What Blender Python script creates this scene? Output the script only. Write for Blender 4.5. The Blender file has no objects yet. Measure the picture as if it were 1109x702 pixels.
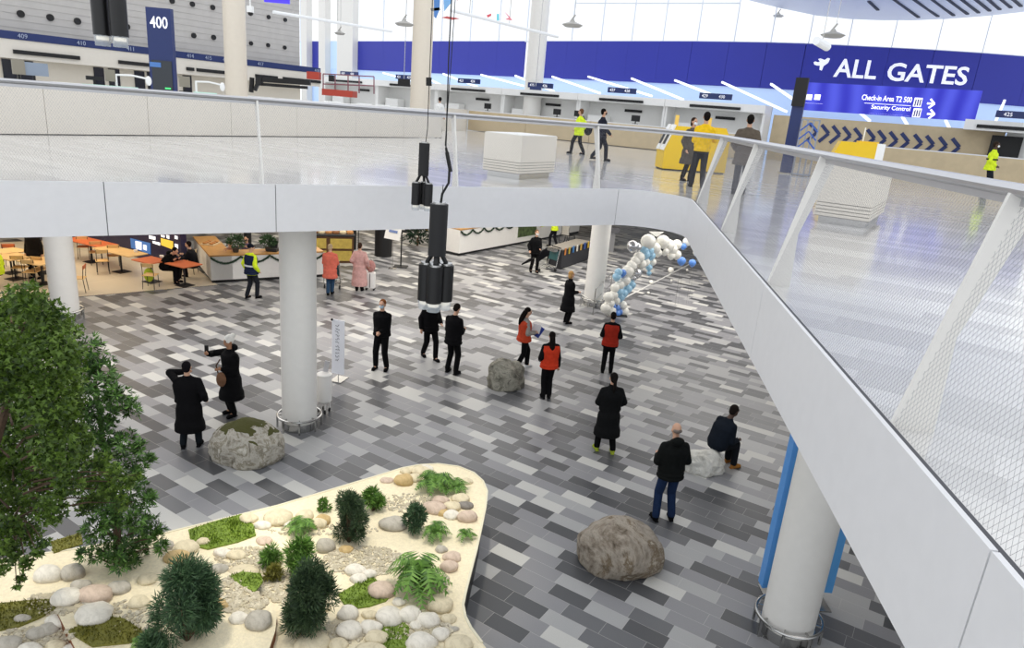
import bpy, bmesh, math, random
from mathutils import Vector, Matrix, noise
from mathutils.geometry import tessellate_polygon
V = Vector
C = bpy.context.scene.collection
SC = bpy.context.scene
PI = math.pi

# ------------------------------------------------------------ camera
FPX, PITCH, ROLL, EYE = 752.945, .2993, .0837, 6.52
def _cam_axes():
    c, s = math.cos(PITCH), math.sin(PITCH)
    fw, up, rt = V((0, c, -s)), V((0, s, c)), V((1, 0, 0))
    cr, sr = math.cos(ROLL), math.sin(ROLL)
    return rt * cr + up * sr, up * cr - rt * sr, fw
AX, AU, AF = _cam_axes()
cam = bpy.data.objects.new('camera', bpy.data.cameras.new('camera')); C.objects.link(cam)
cam.data.sensor_width = 36; cam.data.lens = 36 * FPX / 1109
cam.data.clip_start = .05; cam.data.clip_end = 500
cam.matrix_world = Matrix(((AX.x, AU.x, -AF.x, 0), (AX.y, AU.y, -AF.y, 0), (AX.z, AU.z, -AF.z, EYE), (0, 0, 0, 1)))
SC.camera = cam
# ------------------------------------------------------------ world and exposure
W = bpy.data.worlds.new('hall_daylight'); SC.world = W; W.use_nodes = True
bg = W.node_tree.nodes['Background']; bg.inputs[0].default_value = (.93, .96, 1, 1); bg.inputs[1].default_value = 1.30
SC.view_settings.view_transform = 'Standard'; SC.view_settings.look = 'None'
SC.view_settings.exposure = 0.0; SC.view_settings.gamma = 1; SC.view_settings.use_curve_mapping = False
# unseen area lights added under the gallery in place of its downlights: (x, y, z, size_x, size_y, rot, power, colour)
SOFFIT_LIGHTS = [(-17, 23, 4.15, 8, 6, .56, 430, (1, .84, .62)), (-7, 28, 4.15, 9, 7, .56, 480, (1, .94, .84)),
                 (2, 29, 4.15, 10, 9, .56, 560, (1, .95, .88)), (8, 24, 4.15, 6, 10, .56, 520, (1, .97, .93)),
                 (-6, 38, 4.15, 14, 8, .56, 500, (1, .9, .74)), (5, 11, 4.15, 2, 9, 0, 80, (1, .97, .93)), (-8, 15.5, 4.15, 9, 4.5, .58, 330, (1, .98, .96)), (-1.5, 20.5, 4.15, 7, 4.5, .58, 240, (1, .98, .96))]
for x, y, z, sx, sy, r, p, c in SOFFIT_LIGHTS:
    l = bpy.data.lights.new('soffit_light', 'AREA'); l.shape = 'RECTANGLE'; l.size = sx; l.size_y = sy; l.energy = p; l.color = c
    o = bpy.data.objects.new('soffit_light', l); o.location = (x, y, z); o.rotation_euler = (0, 0, r); C.objects.link(o)

# warm spots of the high hanging lamps over the planter: (x, y, z, aim x, aim y, power)
for x, y, z, ax, ay, p in [(-1.5, 7.5, 13, -1.6, 8.6, 3000), (-4.5, 6.0, 13, -4.0, 7.0, 3000)]:
    l = bpy.data.lights.new('planter_spot', 'SPOT'); l.energy = p; l.color = (1, .93, .78); l.spot_size = .42; l.spot_blend = .7; l.shadow_soft_size = .35
    o = bpy.data.objects.new('planter_spot', l); o.location = (x, y, z); o.rotation_euler = (Vector((ax, ay, .4)) - Vector((x, y, z))).to_track_quat('-Z', 'Y').to_euler(); C.objects.link(o)

# ------------------------------------------------------------ measuring helpers: photo pixel -> point of the place
EP = V((0, 0, EYE))
def ray(x, y): return AX * (x - 554.5) - AU * (y - 351) + AF * FPX
def at(x, y, z=0.0):
    r = ray(x, y); return EP + r * ((z - EYE) / r.z)
def atd(x, y, Y):
    r = ray(x, y); return EP + r * (Y / r.y)
def onp(x, y, p, n):
    r = ray(x, y); return EP + r * ((V(p) - EP).dot(n) / r.dot(n))
def px_size(px, P): return px * P.y * 1.02 / FPX     # metres for px pixels at a point
U = V((.848, -.53, 0)); VV = V((.53, .848, 0)); UP = V((0, 0, 1))
L2 = 5.0; SOF = 4.24

# ------------------------------------------------------------ materials
def lin(c):
    if isinstance(c, str): c = [int(c[i:i + 2], 16) / 255 for i in (0, 2, 4)]
    return tuple(((v / 12.92) if v <= .04045 else ((v + .055) / 1.055) ** 2.4) for v in c) + (1,)
_M = {}
def mat(name, col, rough=.6, metal=0, var=0, scale=8, bump=0, bscale=40, emit=None, es=1, spec=.5, coat=0):
    if name in _M: return _M[name]
    m = bpy.data.materials.new(name); m.use_nodes = True; nt = m.node_tree; b = nt.nodes['Principled BSDF']
    c = lin(col); b.inputs['Roughness'].default_value = rough; b.inputs['Metallic'].default_value = metal
    b.inputs['Specular IOR Level'].default_value = spec; b.inputs['Coat Weight'].default_value = coat
    tc = nt.nodes.new('ShaderNodeTexCoord')
    n = nt.nodes.new('ShaderNodeTexNoise'); n.inputs['Scale'].default_value = scale; n.inputs['Detail'].default_value = 4
    nt.links.new(tc.outputs['Object'], n.inputs['Vector'])
    r = nt.nodes.new('ShaderNodeValToRGB'); v = var if var else .015
    r.color_ramp.elements[0].position = .3; r.color_ramp.elements[1].position = .7
    r.color_ramp.elements[0].color = tuple(min(1, k * (1 - v)) for k in c[:3]) + (1,)
    r.color_ramp.elements[1].color = tuple(min(1, k * (1 + v)) for k in c[:3]) + (1,)
    nt.links.new(n.outputs['Fac'], r.inputs['Fac']); nt.links.new(r.outputs['Color'], b.inputs['Base Color'])
    if bump:
        n2 = nt.nodes.new('ShaderNodeTexNoise'); n2.inputs['Scale'].default_value = bscale; n2.inputs['Detail'].default_value = 5
        nt.links.new(tc.outputs['Object'], n2.inputs['Vector'])
        bp = nt.nodes.new('ShaderNodeBump'); bp.inputs['Strength'].default_value = bump; bp.inputs['Distance'].default_value = .02
        nt.links.new(n2.outputs['Fac'], bp.inputs['Height']); nt.links.new(bp.outputs['Normal'], b.inputs['Normal'])
    if emit: b.inputs['Emission Color'].default_value = lin(emit); b.inputs['Emission Strength'].default_value = es
    _M[name] = m; return m
def N(nt, t, **k):
    n = nt.nodes.new(t)
    for a, b in k.items(): setattr(n, a, b)
    return n
def mth(nt, op, a, b=None, c=None):
    n = N(nt, 'ShaderNodeMath', operation=op)
    for i, v in enumerate((a, b, c)):
        if v is None: continue
        if isinstance(v, (int, float)): n.inputs[i].default_value = v
        else: nt.links.new(v, n.inputs[i])
    return n.outputs[0]
def paving(name, roww, unit, angle, cols, rough, joint=.004, jcol='c8c6c2', speck=.12, coat=0, srnd=.1, spec=.5):
    """rows of stone tiles of irregular length, each tile one of the given tones"""
    m = bpy.data.materials.new(name); m.use_nodes = True; nt = m.node_tree; b = nt.nodes['Principled BSDF']
    g = N(nt, 'ShaderNodeNewGeometry'); mp = N(nt, 'ShaderNodeVectorRotate', rotation_type='Z_AXIS')
    nt.links.new(g.outputs['Position'], mp.inputs['Vector']); mp.inputs['Angle'].default_value = angle
    sp = N(nt, 'ShaderNodeSeparateXYZ'); nt.links.new(mp.outputs['Vector'], sp.inputs[0])
    u, v = sp.outputs[0], sp.outputs[1]
    vr = mth(nt, 'DIVIDE', v, roww); row = mth(nt, 'FLOOR', vr)
    wn = N(nt, 'ShaderNodeTexWhiteNoise', noise_dimensions='1D'); nt.links.new(row, wn.inputs['W'])
    us = mth(nt, 'ADD', mth(nt, 'DIVIDE', u, unit), mth(nt, 'MULTIPLY', wn.outputs['Value'], 7.3)); cell = mth(nt, 'FLOOR', us)
    cb = N(nt, 'ShaderNodeCombineXYZ'); nt.links.new(row, cb.inputs[0]); nt.links.new(cell, cb.inputs[1])
    w2 = N(nt, 'ShaderNodeTexWhiteNoise', noise_dimensions='2D'); nt.links.new(cb.outputs[0], w2.inputs['Vector'])
    cr = N(nt, 'ShaderNodeValToRGB'); cr.color_ramp.interpolation = 'CONSTANT'; el = cr.color_ramp.elements
    el[0].color = lin(cols[0][1]); el[0].position = 0; el[1].position = cols[1][0]; el[1].color = lin(cols[1][1])
    for p, c in cols[2:]: e = el.new(p); e.color = lin(c)
    nt.links.new(w2.outputs['Value'], cr.inputs['Fac'])
    no = N(nt, 'ShaderNodeTexNoise'); no.inputs['Scale'].default_value = 95; no.inputs['Detail'].default_value = 3
    nt.links.new(g.outputs['Position'], no.inputs['Vector'])
    sc = mth(nt, 'ADD', 1 - speck, mth(nt, 'MULTIPLY', no.outputs['Fac'], 2 * speck))
    mu = N(nt, 'ShaderNodeMix', data_type='RGBA', blend_type='MULTIPLY'); mu.inputs[0].default_value = 1
    nt.links.new(cr.outputs[0], mu.inputs[6]); nt.links.new(sc, mu.inputs[7])
    fr = mth(nt, 'FRACT', vr); e1 = mth(nt, 'LESS_THAN', mth(nt, 'MULTIPLY', mth(nt, 'MINIMUM', fr, mth(nt, 'SUBTRACT', 1, fr)), roww), joint)
    fu = mth(nt, 'FRACT', us); e2 = mth(nt, 'LESS_THAN', mth(nt, 'MULTIPLY', mth(nt, 'MINIMUM', fu, mth(nt, 'SUBTRACT', 1, fu)), unit), joint)
    mx = N(nt, 'ShaderNodeMix', data_type='RGBA'); nt.links.new(mth(nt, 'MULTIPLY', mth(nt, 'MAXIMUM', e1, e2), .45), mx.inputs[0])
    nt.links.new(mu.outputs[2], mx.inputs[6]); mx.inputs[7].default_value = lin(jcol)
    nt.links.new(mx.outputs[2], b.inputs['Base Color'])
    ro = mth(nt, 'ADD', rough, mth(nt, 'MULTIPLY', w2.outputs['Value'], srnd)); nt.links.new(ro, b.inputs['Roughness'])
    b.inputs['Coat Weight'].default_value = coat; b.inputs['Coat Roughness'].default_value = .08; b.inputs['Specular IOR Level'].default_value = spec
    return m
def glass_mat(name, col, alpha=.25, rough=.02):
    m = bpy.data.materials.new(name); m.use_nodes = True; nt = m.node_tree; b = nt.nodes['Principled BSDF']
    b.inputs['Base Color'].default_value = lin(col); b.inputs['Roughness'].default_value = rough; b.inputs['Alpha'].default_value = alpha
    return m
def emis(name, col, s=1): return mat(name, col, .5, emit=col, es=s)

# ------------------------------------------------------------ mesh helper
class MB:
    def __init__(s): s.v = []; s.f = []
    def add(s, vs, fs):
        n = len(s.v); s.v += [V(p) for p in vs]; s.f += [tuple(i + n for i in f) for f in fs]; return s
    def box(s, c, size, R=None):
        R = R or Matrix.Identity(3); hx, hy, hz = (k / 2 for k in size)
        vs = [V(c) + R @ V((x * hx, y * hy, z * hz)) for x, y, z in
              ((-1,-1,-1),(1,-1,-1),(1,1,-1),(-1,1,-1),(-1,-1,1),(1,-1,1),(1,1,1),(-1,1,1))]
        return s.add(vs, [(0,3,2,1),(4,5,6,7),(0,1,5,4),(1,2,6,5),(2,3,7,6),(3,0,4,7)])
    def bar(s, a, b, w, h, up=UP):
        a, b = V(a), V(b); d = (b - a); L = d.length; d.normalize()
        x = d.cross(up)
        if x.length < 1e-4: x = d.cross(V((1, 0, 0)))
        x.normalize(); z = x.cross(d)
        return s.box((a + b) / 2, (w, L, h), Matrix((x, d, z)).transposed())
    def tube(s, pts, r, n=10, cap=True):
        pts = [V(p) for p in pts]; rs = r if isinstance(r, (list, tuple)) else [r] * len(pts); base = len(s.v); px = None
        for i, p in enumerate(pts):
            d = (pts[min(i + 1, len(pts) - 1)] - pts[max(i - 1, 0)]).normalized()
            if px is None:
                px = d.cross(UP)
                if px.length < 1e-3: px = V((1, 0, 0))
            px = (px - d * px.dot(d)).normalized(); py = d.cross(px)
            for k in range(n):
                a = 2 * PI * k / n; s.v.append(p + (px * math.cos(a) + py * math.sin(a)) * rs[i])
        for i in range(len(pts) - 1):
            for k in range(n):
                k2 = (k + 1) % n; s.f.append((base + i * n + k, base + i * n + k2, base + (i + 1) * n + k2, base + (i + 1) * n + k))
        if cap:
            s.f.append(tuple(base + k for k in range(n))[::-1]); e = base + (len(pts) - 1) * n; s.f.append(tuple(e + k for k in range(n)))
        return s
    def lathe(s, c, prof, n=32):
        c = V(c); b = len(s.v)
        for r, z in prof:
            for k in range(n): a = 2 * PI * k / n; s.v.append(c + V((r * math.cos(a), r * math.sin(a), z)))
        for i in range(len(prof) - 1):
            for k in range(n):
                k2 = (k + 1) % n; s.f.append((b + i * n + k, b + i * n + k2, b + (i + 1) * n + k2, b + (i + 1) * n + k))
        s.f.append(tuple(b + k for k in range(n))[::-1]); e = b + (len(prof) - 1) * n; s.f.append(tuple(e + k for k in range(n)))
        return s
    def ell(s, c, r, nu=14, nv=9, R=None):
        c = V(c); R = R or Matrix.Identity(3); b = len(s.v)
        if isinstance(r, (int, float)): r = (r, r, r)
        for j in range(1, nv):
            t = PI * j / nv
            for k in range(nu):
                a = 2 * PI * k / nu; s.v.append(c + R @ V((r[0] * math.sin(t) * math.cos(a), r[1] * math.sin(t) * math.sin(a), r[2] * math.cos(t))))
        s.v.append(c + R @ V((0, 0, r[2]))); s.v.append(c - R @ V((0, 0, r[2]))); T, Bt = len(s.v) - 2, len(s.v) - 1
        for j in range(nv - 2):
            for k in range(nu):
                k2 = (k + 1) % nu; s.f.append((b + j * nu + k, b + (j + 1) * nu + k, b + (j + 1) * nu + k2, b + j * nu + k2))
        for k in range(nu):
            k2 = (k + 1) % nu; s.f.append((T, b + k, b + k2)); s.f.append((Bt, b + (nv - 2) * nu + k2, b + (nv - 2) * nu + k))
        return s
    def prism(s, poly, z0, z1, top=True, bot=True):
        n = len(poly); b = len(s.v); s.v += [V((p[0], p[1], z0)) for p in poly] + [V((p[0], p[1], z1)) for p in poly]
        for i in range(n): j = (i + 1) % n; s.f.append((b + i, b + j, b + n + j, b + n + i))
        for t in tessellate_polygon([[V((p[0], p[1], 0)) for p in poly]]):
            if top: s.f.append(tuple(b + n + k for k in t))
            if bot: s.f.append(tuple(b + k for k in t[::-1]))
        return s
    def hull(s, prof, a, b, xd, zd):
        """extrude a 2-D profile (x along xd, z along zd) from point a to b"""
        k = len(s.v); n = len(prof); a, b = V(a), V(b)
        for P in (a, b): s.v += [P + xd * p[0] + zd * p[1] for p in prof]
        for i in range(n): j = (i + 1) % n; s.f.append((k + i, k + j, k + n + j, k + n + i))
        s.f.append(tuple(range(k, k + n))[::-1]); s.f.append(tuple(range(k + n, k + 2 * n))); return s
    def mesh(s, name):
        me = bpy.data.meshes.new(name); me.from_pydata([tuple(p) for p in s.v], [], s.f); me.update()
        bm = bmesh.new(); bm.from_mesh(me); bmesh.ops.recalc_face_normals(bm, faces=bm.faces[:]); bm.to_mesh(me); bm.free(); return me
    def build(s, name, m, parent=None, smooth=False, bevel=0, loc=None):
        me = s.mesh(name); o = bpy.data.objects.new(name, me); C.objects.link(o)
        if loc is not None:
            me.transform(Matrix.Translation(-V(loc))); o.location = loc
        me.materials.append(m)
        if smooth:
            me.polygons.foreach_set('use_smooth', [True] * len(me.polygons))
            me.set_sharp_from_angle(angle=math.radians(smooth if smooth is not True else 40))
        if bevel:
            b = o.modifiers.new('b', 'BEVEL'); b.width = bevel; b.segments = 2; b.limit_method = 'ANGLE'
        if parent: o.parent = parent
        return o
    def remesh(s, name, m, parent=None, vox=.014, it=4, fac=.5):
        """fuse the overlapping volumes into one continuous skin"""
        o = s.build(name, m, None); r = o.modifiers.new('r', 'REMESH'); r.mode = 'VOXEL'; r.voxel_size = vox
        sm = o.modifiers.new('s', 'SMOOTH'); sm.factor = fac; sm.iterations = it
        dg = bpy.context.evaluated_depsgraph_get(); me = bpy.data.meshes.new_from_object(o.evaluated_get(dg)); o.modifiers.clear()
        old = o.data; o.data = me; bpy.data.meshes.remove(old); me.name = name
        me.materials.clear(); me.materials.append(m)
        me.polygons.foreach_set('use_smooth', [True] * len(me.polygons))
        if parent: o.parent = parent
        return o
def tag(o, label, cat, group=None, kind=None):
    o['label'] = label; o['category'] = cat
    if group: o['group'] = group
    if kind: o['kind'] = kind
    return o
def thing(name, label, cat, loc=(0, 0, 0), rz=0, group=None):
    o = bpy.data.objects.new(name, None); C.objects.link(o); o.location = loc; o.rotation_euler = (0, 0, rz); o.empty_display_size = .1
    return tag(o, label, cat, group)
def struct(o): o['kind'] = 'structure'; return o
def copy_tree(o, parent=None):
    c = o.copy(); C.objects.link(c); c.parent = parent
    for ch in o.children: copy_tree(ch, c)
    return c
def text(name, s, org, xd, upd, h, m, parent=None, width=None, bold=0, depth=.01, align='LEFT'):
    cu = bpy.data.curves.new(name, 'FONT'); cu.body = s; cu.size = 1; cu.offset = bold; cu.extrude = .001; cu.resolution_u = 3
    o = bpy.data.objects.new(name, cu); C.objects.link(o); bpy.context.view_layer.update()
    me = bpy.data.meshes.new_from_object(o.evaluated_get(bpy.context.evaluated_depsgraph_get())); bpy.data.objects.remove(o)
    xs = [v.co.x for v in me.vertices]; ys = [v.co.y for v in me.vertices]; x0, x1, y0, y1 = min(xs), max(xs), min(ys), max(ys)
    sy = h / (y1 - y0); sx = (width / (x1 - x0)) if width else sy; nd = V(xd).cross(V(upd)).normalized()
    sh = {'LEFT': x0, 'CENTER': (x0 + x1) / 2}[align]
    for v in me.vertices:
        v.co = V(org) + V(xd) * ((v.co.x - sh) * sx) + V(upd) * ((v.co.y - y0) * sy) + nd * (v.co.z * depth * 500)
    o = bpy.data.objects.new(name, me); C.objects.link(o); me.materials.clear(); me.materials.append(m)
    if parent: o.parent = parent
    return o
# ============================================================ STRUCTURE
TILE_A = .559
m_floor = paving('granite_paving', .268, .58, TILE_A, [(0, '4a4b4e'), (.28, '616265'), (.42, '87878a'), (.70, 'a3a3a3'), (.91, 'c2c1bc')], .34, joint=.0035, jcol='c4c2bd', speck=.16, coat=.0)
m_upper = paving('terrazzo_planks', .30, 2.4, TILE_A, [(0, 'dad8d5'), (.35, 'e2e0dd'), (.7, 'd0cecb')], .14, joint=.003, jcol='b8b5b0', speck=.04, coat=.45, srnd=.05, spec=.6)
m_cafe = paving('cafe_stone', 1.2, 2.4, TILE_A, [(0, 'd8cdb8'), (.5, 'd2c7b2')], .28, joint=.004, jcol='a89e8c', speck=.05)
m_white = mat('white_panel', 'e6e6e8', .45)
m_white2 = mat('warm_white_panel', 'e3ddd2', .5)
m_col = mat('column_plaster', 'e9e7e2', .45)
m_steel = mat('brushed_steel', 'b9b9b7', .25, 1)
m_rail = mat('satin_aluminium', 'c3c3c6', .35, .7)
m_dark = mat('dark_joint', '55555a', .8)
m_black = mat('black_metal', '0b0b0d', .45)
m_blackp = mat('black_plastic', '141416', .6)
m_wood = mat('light_oak', 'c9b795', .5, var=.06, scale=3)
m_navy = mat('navy_panel', '1d2f66', .4)
m_bandblue = mat('hall_blue', '2b34a6', .5)
m_sand = mat('sand', 'e8dcbe', .95, var=.08, scale=30, bump=.45, bscale=110)

struct(MB().prism([(-45, -8), (45, -8), (45, 75), (-45, 75)], -.3, 0).build('floor', m_floor))
# pale stone floor of the cafe, behind a thin metal joint
cA, cB = at(84, 322), at(236, 309); cd = (cB - cA).normalized(); cn = V((-cd.y, cd.x, 0))
cafe = [cA - cd * 14, cB, cB + cn * 5.5, cB + cn * 5.5 - cd * 22, cA - cd * 14 + cn * 8]
struct(MB().prism([(p.x, p.y) for p in (cA - cd * 14, cB, cB - U * 0 + cn * 9, cA - cd * 14 + cn * 9)], 0, .006).build('floor', m_cafe))
struct(MB().bar(cA - cd * 14 + UP * .006, cB + UP * .006, .05, .012).build('trim_1', m_steel))

# upper slab with a rounded corner
eL0, eL1 = at(0, 198, L2), at(650, 206, L2); eR0, eR1 = at(866.7, 359, L2), at(1109, 649, L2)
for e in (eL0, eL1, eR0, eR1): e.z = 0
dL = (eL1 - eL0).normalized(); nL = V((-dL.y, dL.x, 0)); dR = (eR1 - eR0).normalized(); nR = V((-dR.y, dR.x, 0)); nR = nR if nR.x > 0 else -nR
def isect(p, d, q, e):
    k = d.x * e.y - d.y * e.x; t = ((q.x - p.x) * e.y - (q.y - p.y) * e.x) / k; return p + d * t
def edge_path(off, rad=1.0, n=10, Lext=16, Rend=-6.0):
    """slab edge moved off metres into the floor, left end -> corner -> right end"""
    a, b = eL0 + nL * off, eR0 + nR * off; X = isect(a, dL, b, dR); r = rad + off
    ang = math.acos(max(-1, min(1, dL.dot(dR)))); t = r * math.tan(ang / 2)
    p0, p1 = X - dL * t, X + dR * t
    cc = p0 - nL * r
    pts = [a - dL * Lext]
    a0 = math.atan2(p0.y - cc.y, p0.x - cc.x); a1 = math.atan2(p1.y - cc.y, p1.x - cc.x)
    if a1 > a0: a1 -= 2 * PI
    for i in range(n + 1): q = a0 + (a1 - a0) * i / n; pts.append(cc + V((math.cos(q), math.sin(q), 0)) * r)
    pts.append(b + dR * ((Rend - b.y) / dR.y)); return pts
EDGE = edge_path(0)
outer = [(p.x, p.y) for p in EDGE] + [(45, EDGE[-1].y), (45, 75), (60, 110), (-60, 110), (-60, EDGE[0].y)]
inner = edge_path(.03)
slab = [(p.x, p.y) for p in inner] + [(60, inner[-1].y), (60, 110), (-60, 110), (-60, inner[0].y)]
struct(MB().prism(slab, L2 - .02, L2).build('floor', m_upper))
struct(MB().prism(slab, SOF, L2 - .021).build('ceiling', m_white))
def sweep(path, prof, z=0):
    """sweep profile [(off_in, z)] along a plan path; offsets are to the floor side"""
    m = MB(); n = len(prof); k = 0
    for i, p in enumerate(path):
        d0 = (path[i] - path[i - 1]).normalized() if i else (path[1] - path[0]).normalized()
        d1 = (path[i + 1] - path[i]).normalized() if i < len(path) - 1 else d0
        d = (d0 + d1).normalized(); nn = V((-d.y, d.x, 0)); s = 1 / max(.5, nn.dot(V((-d0.y, d0.x, 0))))
        m.v += [p + nn * (a * s) + UP * b for a, b in prof]
    for i in range(len(path) - 1):
        for j in range(n): j2 = (j + 1) % n; m.f.append((i * n + j, i * n + j2, (i + 1) * n + j2, (i + 1) * n + j))
    m.f.append(tuple(range(n))[::-1]); e = (len(path) - 1) * n; m.f.append(tuple(e + j for j in range(n))); return m
# split the fascia into panels at the joints seen in the photograph
def cum(path):
    s = [0]
    for a, b in zip(path, path[1:]): s.append(s[-1] + (b - a).length)
    return s
CS = cum(EDGE)
def sub(path, cs, s0, s1):
    def P(s):
        for i in range(len(cs) - 1):
            if s <= cs[i + 1] or i == len(cs) - 2: return path[i] + (path[i + 1] - path[i]) * ((s - cs[i]) / (cs[i + 1] - cs[i]))
    return [P(s0)] + [path[i] for i in range(len(cs)) if s0 + 1e-4 < cs[i] < s1 - 1e-4] + [P(s1)]
def s_of(x, y, left=True):
    p = at(x, y, L2); p.z = 0
    return (p - EDGE[0]).dot(dL) if left else CS[-2] + (p - EDGE[-2]).dot(dR)
sj = [0, s_of(112, 199), s_of(297, 201), s_of(480, 204), s_of(673, 207)]
sr = s_of(1062, 602, False); sj += [sj[-1] + (sr - sj[-1]) * .36, sj[-1] + (sr - sj[-1]) * .68, sr, CS[-1]]
struct(sweep(EDGE, [(.012, SOF + .002), (.04, SOF + .002), (.04, L2 - .003), (.012, L2 - .003)]).build('trim_2', m_dark))
for a, b in zip(sj, sj[1:]):
    struct(sweep(sub(EDGE, CS, a + .006, b - .006), [(0, SOF), (.03, SOF), (.03, L2 + .03), (0, L2 + .03)]).build('trim_3', m_white, smooth=30))
struct(sweep(EDGE, [(.03, L2), (.06, L2), (.06, L2 + .025), (.03, L2 + .025)]).build('trim_4', m_dark))

# ------------------------------------------------------------ balustrade
RAILZ = 6.36; ROFF = .40
bal = thing('balustrade', 'white balustrade with metal handrail, leaning posts and fine cable net along the gallery edge', 'balustrade', (EDGE[0].x, EDGE[0].y, L2)); bl = bal.location.copy()
def baladd(o): o.parent = bal; o.matrix_parent_inverse = Matrix.Translation(-bl); return o
rp = edge_path(ROFF)
hr = [( -.075, -.02), (-.08, .0), (-.05, .024), (.05, .024), (.08, 0), (.075, -.02), (.03, -.04), (-.03, -.04)]
baladd(sweep(rp, [(a, RAILZ + b - .02) for a, b in hr]).build('handrail', m_rail, smooth=35))
baladd(sweep(rp, [(a, RAILZ + b) for a, b in ((-.02, -.10), (.02, -.10), (.02, -.05), (-.02, -.05))]).build('net_rail', m_rail))
m_net = mat('net_wire', '8c8c91', .4, .2)
CR = cum(rp); NW = 16; HZ = RAILZ - .08 - L2
TOP = edge_path(ROFF, n=10); BOT = edge_path(.07, n=10)
def P_at(path, f):
    i = min(int(f), len(path) - 2); return path[i] + (path[i + 1] - path[i]) * (f - i)
def net():
    """crossing diagonal cables between slab edge and handrail: one continuous net"""
    m = MB(); CT, CB = cum(TOP), cum(BOT); tot = CT[-1]
    def surf(s, h):           # s metres along the top, h 0..1
        for i in range(len(CT) - 1):
            if s <= CT[i + 1] or i == len(CT) - 2: f = i + (s - CT[i]) / (CT[i + 1] - CT[i]); break
        b, t = P_at(BOT, f), P_at(TOP, f); return b + (t - b) * h + UP * (L2 + .02 + HZ * h)
    sA = CT[1] - 13.0 if CT[1] > 13 else 0; sA = max(0, (eL0 - TOP[0]).dot(dL) - 1.5); sB = tot - 3.5; pitch = .036; run = HZ * .62; n = int((sB - sA) / pitch)
    for k in range(-int(run / pitch) - 1, n + 1):
        for sg in (1, -1):
            s0 = sA + k * pitch + (0 if sg == 1 else run); h0, h1 = 0., 1.
            pts = []
            for j in range(7):
                h = j / 6; s = s0 + sg * run * h
                if sA <= s <= sB: pts.append(surf(s, h))
            if len(pts) > 1: m.tube(pts, .0009, 3, False)
    return m
baladd(net().build('cable_net', m_net))
def blade(s_base, P, d, n):
    """tapered flat plate across the edge: leaning away from the void"""
    w0, w1, z1 = .055, .285, RAILZ - .04
    prof = [(w0, L2), (w1, L2), (w1 - .02, L2 + .55), (ROFF + .09, z1), (ROFF - .075, z1)]
    m = MB(); t = .014
    for s in (-t, t): m.v += [P + n * a + UP * b + d * s for a, b in prof]
    k = len(prof); m.f = [tuple(range(k))[::-1], tuple(range(k, 2 * k))] + [(i, (i + 1) % k, k + (i + 1) % k, k + i) for i in range(k)]
    return baladd(m.build('post', m_col))
for t in (-.05, 3.49, 7.07, 10.53): blade(0, eL0 + dL * t, dL, nL)
bR = eR0
for t in (5.3, 1.80, -1.68, -5.22, -8.85): blade(0, bR + dR * t, dR, nR)

# ------------------------------------------------------------ ground-level columns with steel bumper rings
def col_thing(label, c, r, z0, z1, ring=True, grp=None, bp=True, cm=None):
    t = thing('round_column', label, 'column', (c.x, c.y, z0), 0, grp)
    MB().lathe((0, 0, 0), [(r, 0), (r, z1 - z0)], 48).build('shaft', cm or m_col, t, smooth=True)
    if bp: MB().lathe((0, 0, 0), [(r + .012, 0), (r + .012, .16)], 48).build('base_plate', m_steel, t, smooth=True)
    if ring:
        q = [(c_ * (r + .09), s_ * (r + .09), .27) for c_, s_ in ((math.cos(a * PI / 16), math.sin(a * PI / 16)) for a in range(33))]
        MB().tube(q, .022, 8).build('bumper_ring', m_steel, t, smooth=True)
        for k in range(8):
            a = k * PI / 4 + .3; MB().box((math.cos(a) * (r + .09), math.sin(a) * (r + .09), .135), (.03, .03, .27)).build('ring_post', m_steel, t)
            MB().bar((math.cos(a) * r, math.sin(a) * r, .27), (math.cos(a) * (r + .09), math.sin(a) * (r + .09), .27), .02, .02).build('ring_bracket', m_steel, t)
    return t
colA = V((-12.31, 18.15, 0)); colB = V((-4.15, 12.86, 0)); colC = V((2.84, 24.3, 0)); colD = V((4.08, 7.95, 0))
for c, l in ((colA, 'white round column at the edge of the cafe behind the tree'), (colB, 'white round column in the middle of the paved floor beside the small white bin'),
             (colC, 'white round column next to the balloon arch'), (colD, 'white round column under the gallery with a blue board behind it')):
    col_thing(l, c, .34, 0, SOF)
for x, y, w, l in ((256, 88, 21, 'cream round column left of the hall behind the check-in counters'), (455, 110, 20, 'cream round column in front of the blue band wall'), (576, 118, 18, 'white round column where the blue band wall is interrupted')):
    D = {256: 33, 455: 38, 576: 47}[x]; p = atd(x, y, D); r = w * D / FPX / 2 * 1.03
    col_thing(l, V((p.x, p.y, 0)), r, L2, 24, False, None, False, mat('cream_column', 'e6dccb', .5) if x < 500 else m_col)

# ------------------------------------------------------------ glazed facade with the blue band
fx = [(250, 45), (325, 45), (390, 45), (450, 45), (500, 45), (560, 45), (600, 45), (650, 45), (700, 45), (750, 45.1), (800, 45.8), (860, 47), (900, 49), (950, 51.5), (1000, 54), (1050, 57), (1109, 61.5), (1190, 68)]
BT = 11.8                                         # top of the band
fac = [at(x, y, BT) for x, y in fx]
def fz(p, ypx_rel): return EYE + ypx_rel * p.y / FPX
def facp(x):                                      # facade point in plan for a pixel column
    for (a, _), (b, _), p, q in zip(fx, fx[1:], fac, fac[1:]):
        if a <= x <= b: t = (x - a) / (b - a); r = at(x, 45, BT); k = isect(V((0, 0, 0)), V((r.x, r.y, 0)), V((p.x, p.y, 0)), V((q.x - p.x, q.y - p.y, 0))); return k
BB = EYE + (BT - EYE) / 2.07                      # bottom of the band
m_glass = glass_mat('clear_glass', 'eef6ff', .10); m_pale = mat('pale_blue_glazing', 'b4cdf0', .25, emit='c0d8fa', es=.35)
m_mull = mat('mullion_white', 'dfe6f0', .5)
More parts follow.
